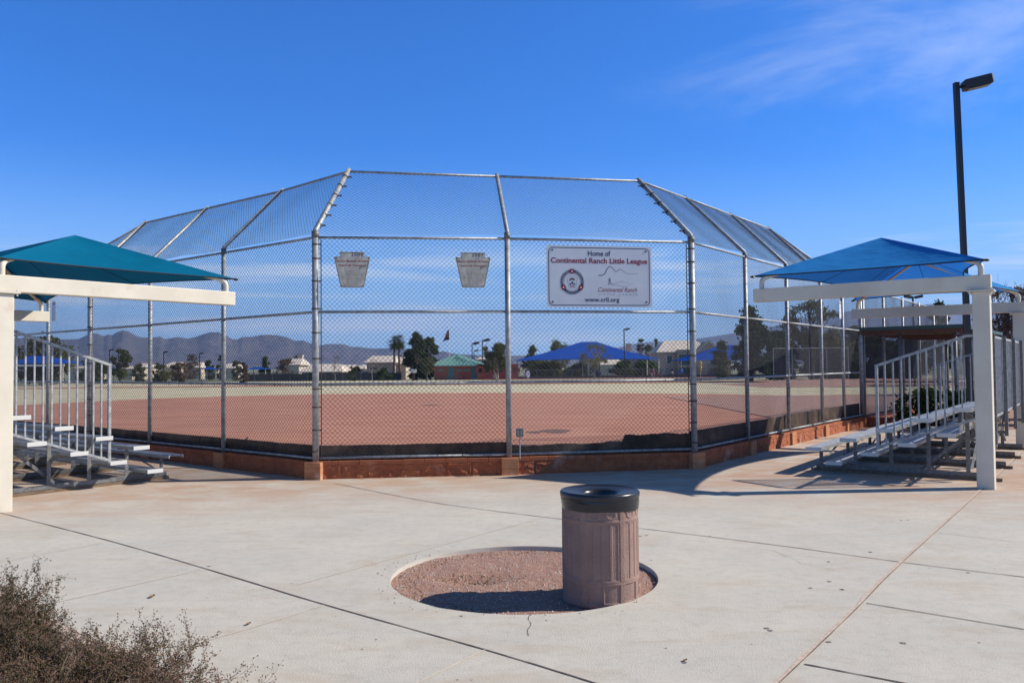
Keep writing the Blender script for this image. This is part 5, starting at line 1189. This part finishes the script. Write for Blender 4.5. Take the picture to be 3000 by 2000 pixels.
# ------------------------------------------------------------------ vehicles
white_p = mat('white_car_paint', (.72,.73,.74), None, rough=.3); silver_p = mat('silver_car_paint', (.45,.47,.5), None, rough=.3, metal=.3); tyre = mat('tyre', (.02,.02,.02), None, rough=.8)
def vehicle(name, lab, cat, X, Y, face, body, kind):
    root = empty(name, (X, Y, gz(Y)), lab, cat, None, rz=face); wd = .92
    if kind == 'pickup':
        lo = [(-2.75,.45),(-2.75,1.02),(-.75,1.06),(2.0,1.06),(2.65,.92),(2.75,.6),(2.7,.42)]; ca = [(-.75,1.05),(-.6,1.62),(-.4,1.72),(.75,1.72),(1.0,1.64),(1.75,1.05)]; ws_ = (-1.75, 1.75)
        wn = [[(-.55,1.12),(-.47,1.6),(.15,1.62),(.15,1.12)],[(.25,1.12),(.25,1.62),(.82,1.6),(1.3,1.12)]]
    else:
        lo = [(-2.2,.4),(-2.25,.85),(-1.6,.95),(1.2,.93),(2.1,.78),(2.25,.5),(2.2,.38)]; ca = [(-1.6,.93),(-1.0,1.35),(-.6,1.42),(.3,1.42),(.6,1.36),(1.25,.92)]; ws_ = (-1.35, 1.35)
        wn = [[(-1.2,.98),(-.9,1.32),(-.2,1.35),(-.2,.98)],[(-.1,.98),(-.1,1.35),(.4,1.32),(.95,.98)]]
    m = MB(); m.extr(lo, V(0,-wd,0), V(0,wd,0), V(1,0,0), V(0,0,1)); m.build('body', body, root, world=False, bevel=.04)
    m = MB(); n = len(ca); m.add([(x,-wd+.03+(z-1)*.18,z) for x,z in ca] + [(x,wd-.03-(z-1)*.18,z) for x,z in ca], [tuple(range(n)), tuple(range(2*n-1,n-1,-1))] + [(i,(i+1)%n,n+(i+1)%n,n+i) for i in range(n)]); cb = m.build('cabin', body, root, world=False, bevel=.03)
    for w_ in wn:
        for s_ in (-1, 1): MB().add([(x, s_*(wd-.015-(z-1)*.18), z) for x, z in w_], [(0,1,2,3)]).build('window', glass, cb, world=False)
    for x in ws_:
        for s_ in (-1, 1):
            o = MB().tube([V(x, s_*(wd-.2), .37), V(x, s_*(wd+.03), .37)], .37, 18).build('wheel', tyre, root, world=False); MB().tube([V(x, s_*(wd+.02), .37), V(x, s_*(wd+.045), .37)], .2, 12).build('rim', silver_p, o, world=False)
    for s_ in (-1, 1): MB().box(lo[-2][0]-.08, lo[-2][0]-.0, s_*.65-.14, s_*.65+.14, .66, .8).build('headlight', wtrim, root, world=False)
    return root
vehicle('pickup_truck', 'white crew cab pickup parked right of the big blue canopy', 'pickup truck', at(1842,1,206).x, 206, 0, white_p, 'pickup')
vehicle('parked_car', 'white car nose showing beside the small white box', 'car', at(1232,1,190).x, 190, 0, white_p, 'car')
vehicle('parked_car', 'silver car behind the young tree left of the brick building', 'car', at(1272,1,186).x, 186, R(180), silver_p, 'car')

# ------------------------------------------------------------------ people
skin = mat('skin', (.36,.2,.14), None, rough=.6)
def person(lab, X, Y, top, trous, hairc, rz=0, H=1.6, pose='stand', ground=None):
    zb = gz(Y)+.0 if ground is None else ground; s = H/1.72
    me = bpy.data.meshes.new('body'); b = bmesh.new(); lay = b.verts.layers.skin.verify() if hasattr(b.verts.layers, 'skin') else None
    bend = pose == 'bend'; th_ = R(62) if bend else R(2)
    hip = V(0,0,.92)
    def up(d, x=0, y=0): return hip + V(x, -math.sin(th_)*d + y, math.cos(th_)*d)
    J = {'hip': (hip,.125), 'waist': (up(.16),.115), 'chest': (up(.38),.145), 'neck': (up(.54),.055), 'head': (up(.66)+V(0,-.01,0),.085), 'crown': (up(.75),.075),
      'shl': (up(.47,.17),.062), 'shr': (up(.47,-.17),.062), 'ell': (up(.22,.25)+V(0,0,-.03*bend),.042), 'elr': (up(.22,-.25)+V(0,0,-.03*bend),.042)}
    if bend: J['ell'] = (up(.45,.2)+V(0,0,-.27),.042); J['elr'] = (up(.45,-.2)+V(0,0,-.27),.042); J['wrl'] = (up(.5,.18)+V(0,0,-.5),.030); J['wrr'] = (up(.5,-.18)+V(0,0,-.5),.030)
    else: J['wrl'] = (up(-.02,.24,-.08),.030); J['wrr'] = (up(-.02,-.27,-.10),.030)
    for a in 'lr': J['ha'+a] = (J['wr'+a][0]+V(0,-.02,-.10),.026)
    st = .16 if pose == 'walk' else .02
    for a, sx, fy in (('l',1,-st),('r',-1,st)): J['th'+a] = (V(sx*.095,0,.86),.092); J['kn'+a] = (V(sx*.10,fy-.02,.48),.062); J['an'+a] = (V(sx*.10,fy*1.7+.03,.09),.040); J['to'+a] = (V(sx*.11,fy*1.7-.13,.035),.036)
    E = [('hip','waist'),('waist','chest'),('chest','neck'),('neck','head'),('head','crown')] + [(p+'', q) for a in 'lr' for p, q in (('chest','sh'+a),('sh'+a,'el'+a),('el'+a,'wr'+a),('wr'+a,'ha'+a),('hip','th'+a),('th'+a,'kn'+a),('kn'+a,'an'+a),('an'+a,'to'+a))]
    keys = list(J); me.from_pydata([tuple(J[k][0]*s) for k in keys], [(keys.index(p), keys.index(q)) for p, q in E], []); b.free()
    o = bpy.data.objects.new('body', me); COL.objects.link(o); mo = o.modifiers.new('skin', 'SKIN'); o.modifiers.new('sub', 'SUBSURF').levels = 1
    for i, k in enumerate(keys): me.skin_vertices[0].data[i].radius = (J[k][1]*s,)*2; me.skin_vertices[0].data[i].use_root = (k == 'hip')
    nm = bpy.data.meshes.new_from_object(o.evaluated_get(bpy.context.evaluated_depsgraph_get())); bpy.data.objects.remove(o)
    for m_ in (skin, top, trous, hairc, tyre): nm.materials.append(m_)
    ch = J['chest'][0]*s; ne = J['neck'][0]*s; he_ = J['head'][0]*s
    for p in nm.polygons:
        c = p.center; p.use_smooth = True
        dh = (c-he_).length
        if dh < .15*s: p.material_index = 3 if (c.z > he_.z+.03*s or c.y > he_.y+.03*s) else 0
        elif c.z < .07*s: p.material_index = 4
        elif c.z < .90*s and abs(c.x) < .2*s and not (bend and c.y < -.2*s): p.material_index = 2
        elif (c-J['hal'][0]*s).length < .13*s or (c-J['har'][0]*s).length < .13*s or (c-ne).length < .07*s: p.material_index = 0
        else: p.material_index = 1
    root = empty('person', (X, Y, zb), lab, 'person', None, rz); o = bpy.data.objects.new('body', nm); COL.objects.link(o); o.parent = root
    MB().sphere(he_+V(0,.012,.045)*s, .105*s, 10, 8, (.9,1,.85)).build('hair', hairc, root, True, world=False)
    return root
cl_b = mat('blue_shirt', (.03,.10,.45), None); cl_r = mat('red_shirt', (.40,.03,.04), None); cl_p = mat('purple_shirt', (.22,.03,.12), None); cl_w = mat('white_shirt', (.6,.6,.6), None); cl_k = mat('dark_trousers', (.02,.025,.04), None); cl_g = mat('grey_trousers', (.15,.15,.16), None); hr_d = mat('dark_hair', (.03,.02,.015), None); hr_b = mat('brown_hair', (.12,.06,.03), None); cl_o = mat('olive_shirt', (.12,.11,.06), None)
for px, Y, tp, tr_, hc, rz, H, ps_, lab in ((1980,134,cl_b,cl_k,hr_d,.4,1.62,'stand','person in a bright blue shirt and dark shorts standing alone right of the canopy'),(1948,137,cl_w,cl_k,hr_b,1.3,1.55,'bend','person in a white top bending forward beside the canopy end post'),(1954,141,cl_o,cl_g,hr_d,-.6,1.65,'stand','person in an olive top standing behind the bending one'),(1898,135,cl_p,cl_g,hr_b,.2,1.65,'walk','person in a plum coloured top walking left of the canopy end post'),(1916,133,cl_r,cl_k,hr_d,-1.2,1.2,'bend','child in a red shirt stooping near the canopy end post'),(1893,131,cl_r,cl_g,hr_d,1.0,1.0,'stand','small child in red in front of the person in plum'),(1886,138,cl_k,cl_k,hr_d,.5,1.6,'stand','person in dark clothes at the pickup tail'),(1524,137,cl_b,cl_g,hr_b,.8,1.1,'bend','child in blue crouching at the left foot of the canopy')):
    person(lab, at(px,1,Y).x, Y, tp, tr_, hc, rz, H, ps_)

# ------------------------------------------------------------------ dry shrubs in the near bed
twig = mat('grey_twig', (.15,.095,.065), (.29,.22,.15), 12, .9); seedm = mat('seed_head', (.13,.06,.04), (.2,.11,.07), 30, .9); lf2 = leafmat('small_grey_leaf', (.095,.082,.035), (.045,.042,.02), .15, 6)
def dry_shrub(lab, X, Y, Wd_, H, nst, nleaf, seed, lean=(0,0)):
    root = empty('dry_shrub', (X, Y, 0), lab, 'shrub', 'dry twiggy shrubs in the corner bed'); rg = random.Random(seed)
    tv = []; tf = []; sv = []; sf = []; lv_ = []; lq = []
    def tw(p, q, r1, r2):
        d = (q-p).normalized(); a = d.cross(V(.3,.2,1)).normalized(); b = d.cross(a); k = len(tv)
        for c, r in ((p, r1), (q, r2)):
            for t in (0, 2.094, 4.189): tv.append(tuple(c + (a*math.cos(t)+b*math.sin(t))*r))
        for i in range(3): tf.append((k+i, k+(i+1) % 3, k+3+(i+1) % 3, k+3+i))
    def seedh(p, r):
        k = len(sv)
        for d in ((r,0,0),(-r,0,0),(0,r,0),(0,-r,0),(0,0,r),(0,0,-r)): sv.append(tuple(p + V(*d)*rg.uniform(.7,1.2)))
        for f in ((0,2,4),(2,1,4),(1,3,4),(3,0,4),(2,0,5),(1,2,5),(3,1,5),(0,3,5)): sf.append(tuple(k+i for i in f))
    def leaf(p, s):
        a = V(rg.gauss(0,1), rg.gauss(0,1), rg.gauss(0,1)).normalized(); b = a.cross(V(rg.gauss(0,1), rg.gauss(0,1), rg.gauss(0,1))).normalized(); k = len(lv_)
        lv_.extend([tuple(p), tuple(p+a*s+b*s*.35), tuple(p+a*s*2), tuple(p+a*s-b*s*.35)]); lq.append((k,k+1,k+2,k+3))
    def grow(p, d, L_, r, lev):
        n = 3; q = p
        for i in range(n):
            d = (d + V(rg.gauss(0,.16), rg.gauss(0,.16), rg.gauss(.04,.10))).normalized(); q2 = q + d*L_/n; tw(q, q2, r*(1-i*.2), r*(1-(i+1)*.2)); 
            for _ in range(nleaf if lev > 0 else 0):
                if rg.random() < .55: leaf(q.lerp(q2, rg.random()), rg.uniform(.004,.008))
            if lev < 3 and rg.random() < (.95 if lev < 2 else .8):
                for _ in range(rg.choice((1,1,2))):
                    dd2 = (d + V(rg.gauss(0,.55), rg.gauss(0,.55), rg.gauss(.1,.3))).normalized(); grow(q2, dd2, L_*rg.uniform(.35,.6), r*.62, lev+1)
            q = q2
        if lev >= 2:
            for _ in range(rg.choice((0,1,2,3))): e = q + V(rg.gauss(0,.012), rg.gauss(0,.012), rg.gauss(.006,.010)); tw(q, e, .0006, .0005); seedh(e, rg.uniform(.0025,.0050))
    for k in range(nst):
        a = rg.random()*6.283; rr_ = math.sqrt(rg.random()); p = V(math.cos(a)*rr_*Wd_*.28, math.sin(a)*rr_*Wd_*.28, 0)
        el = rg.uniform(.1, .95)*rr_; d = V(math.cos(a)*math.sin(el)+lean[0], math.sin(a)*math.sin(el)+lean[1], math.cos(el)).normalized()
        grow(p, d, H*rg.uniform(.5,.85)*(1+.25*rr_), .0030, 0)
    MB().add(tv, tf).build('branches', twig, root, world=False)
    if sv: MB().add(sv, sf).build('seed_heads', seedm, root, world=False)
    if lv_: MB().add(lv_, lq).build('foliage', lf2, root, world=False)
dry_shrub('biggest dry shrub with small dull green leaves at the left edge of the bed', -2.93, 4.10, 1.4, .42, 190, 7, 1)
dry_shrub('low matted dry shrub at the bottom left corner', -2.30, 3.62, 1.45, .33, 230, 5, 2)
dry_shrub('wiry brown shrub with seed heads in the middle of the bed', -1.84, 3.78, 1.0, .32, 110, 2, 3, (.10,.0))
dry_shrub('sparse upright brown twigs with seed heads at the right end of the bed', -1.50, 3.66, .45, .27, 34, 0, 4, (.18,.0))

# ------------------------------------------------------------------ haze
hz = bpy.data.materials.new('haze'); hz.use_nodes = True; t = hz.node_tree; t.nodes.clear(); o = t.nodes.new('ShaderNodeOutputMaterial'); pv = t.nodes.new('ShaderNodeVolumePrincipled')
pv.inputs['Color'].default_value = (.40,.58,1.0,1); pv.inputs['Density'].default_value = .00008; pv.inputs['Anisotropy'].default_value = .1
t.links.new(pv.outputs[0], o.inputs['Volume'])
tag(MB().box(-9500,9500,-320,12600,-8,740).build('haze', hz), kind='stuff')
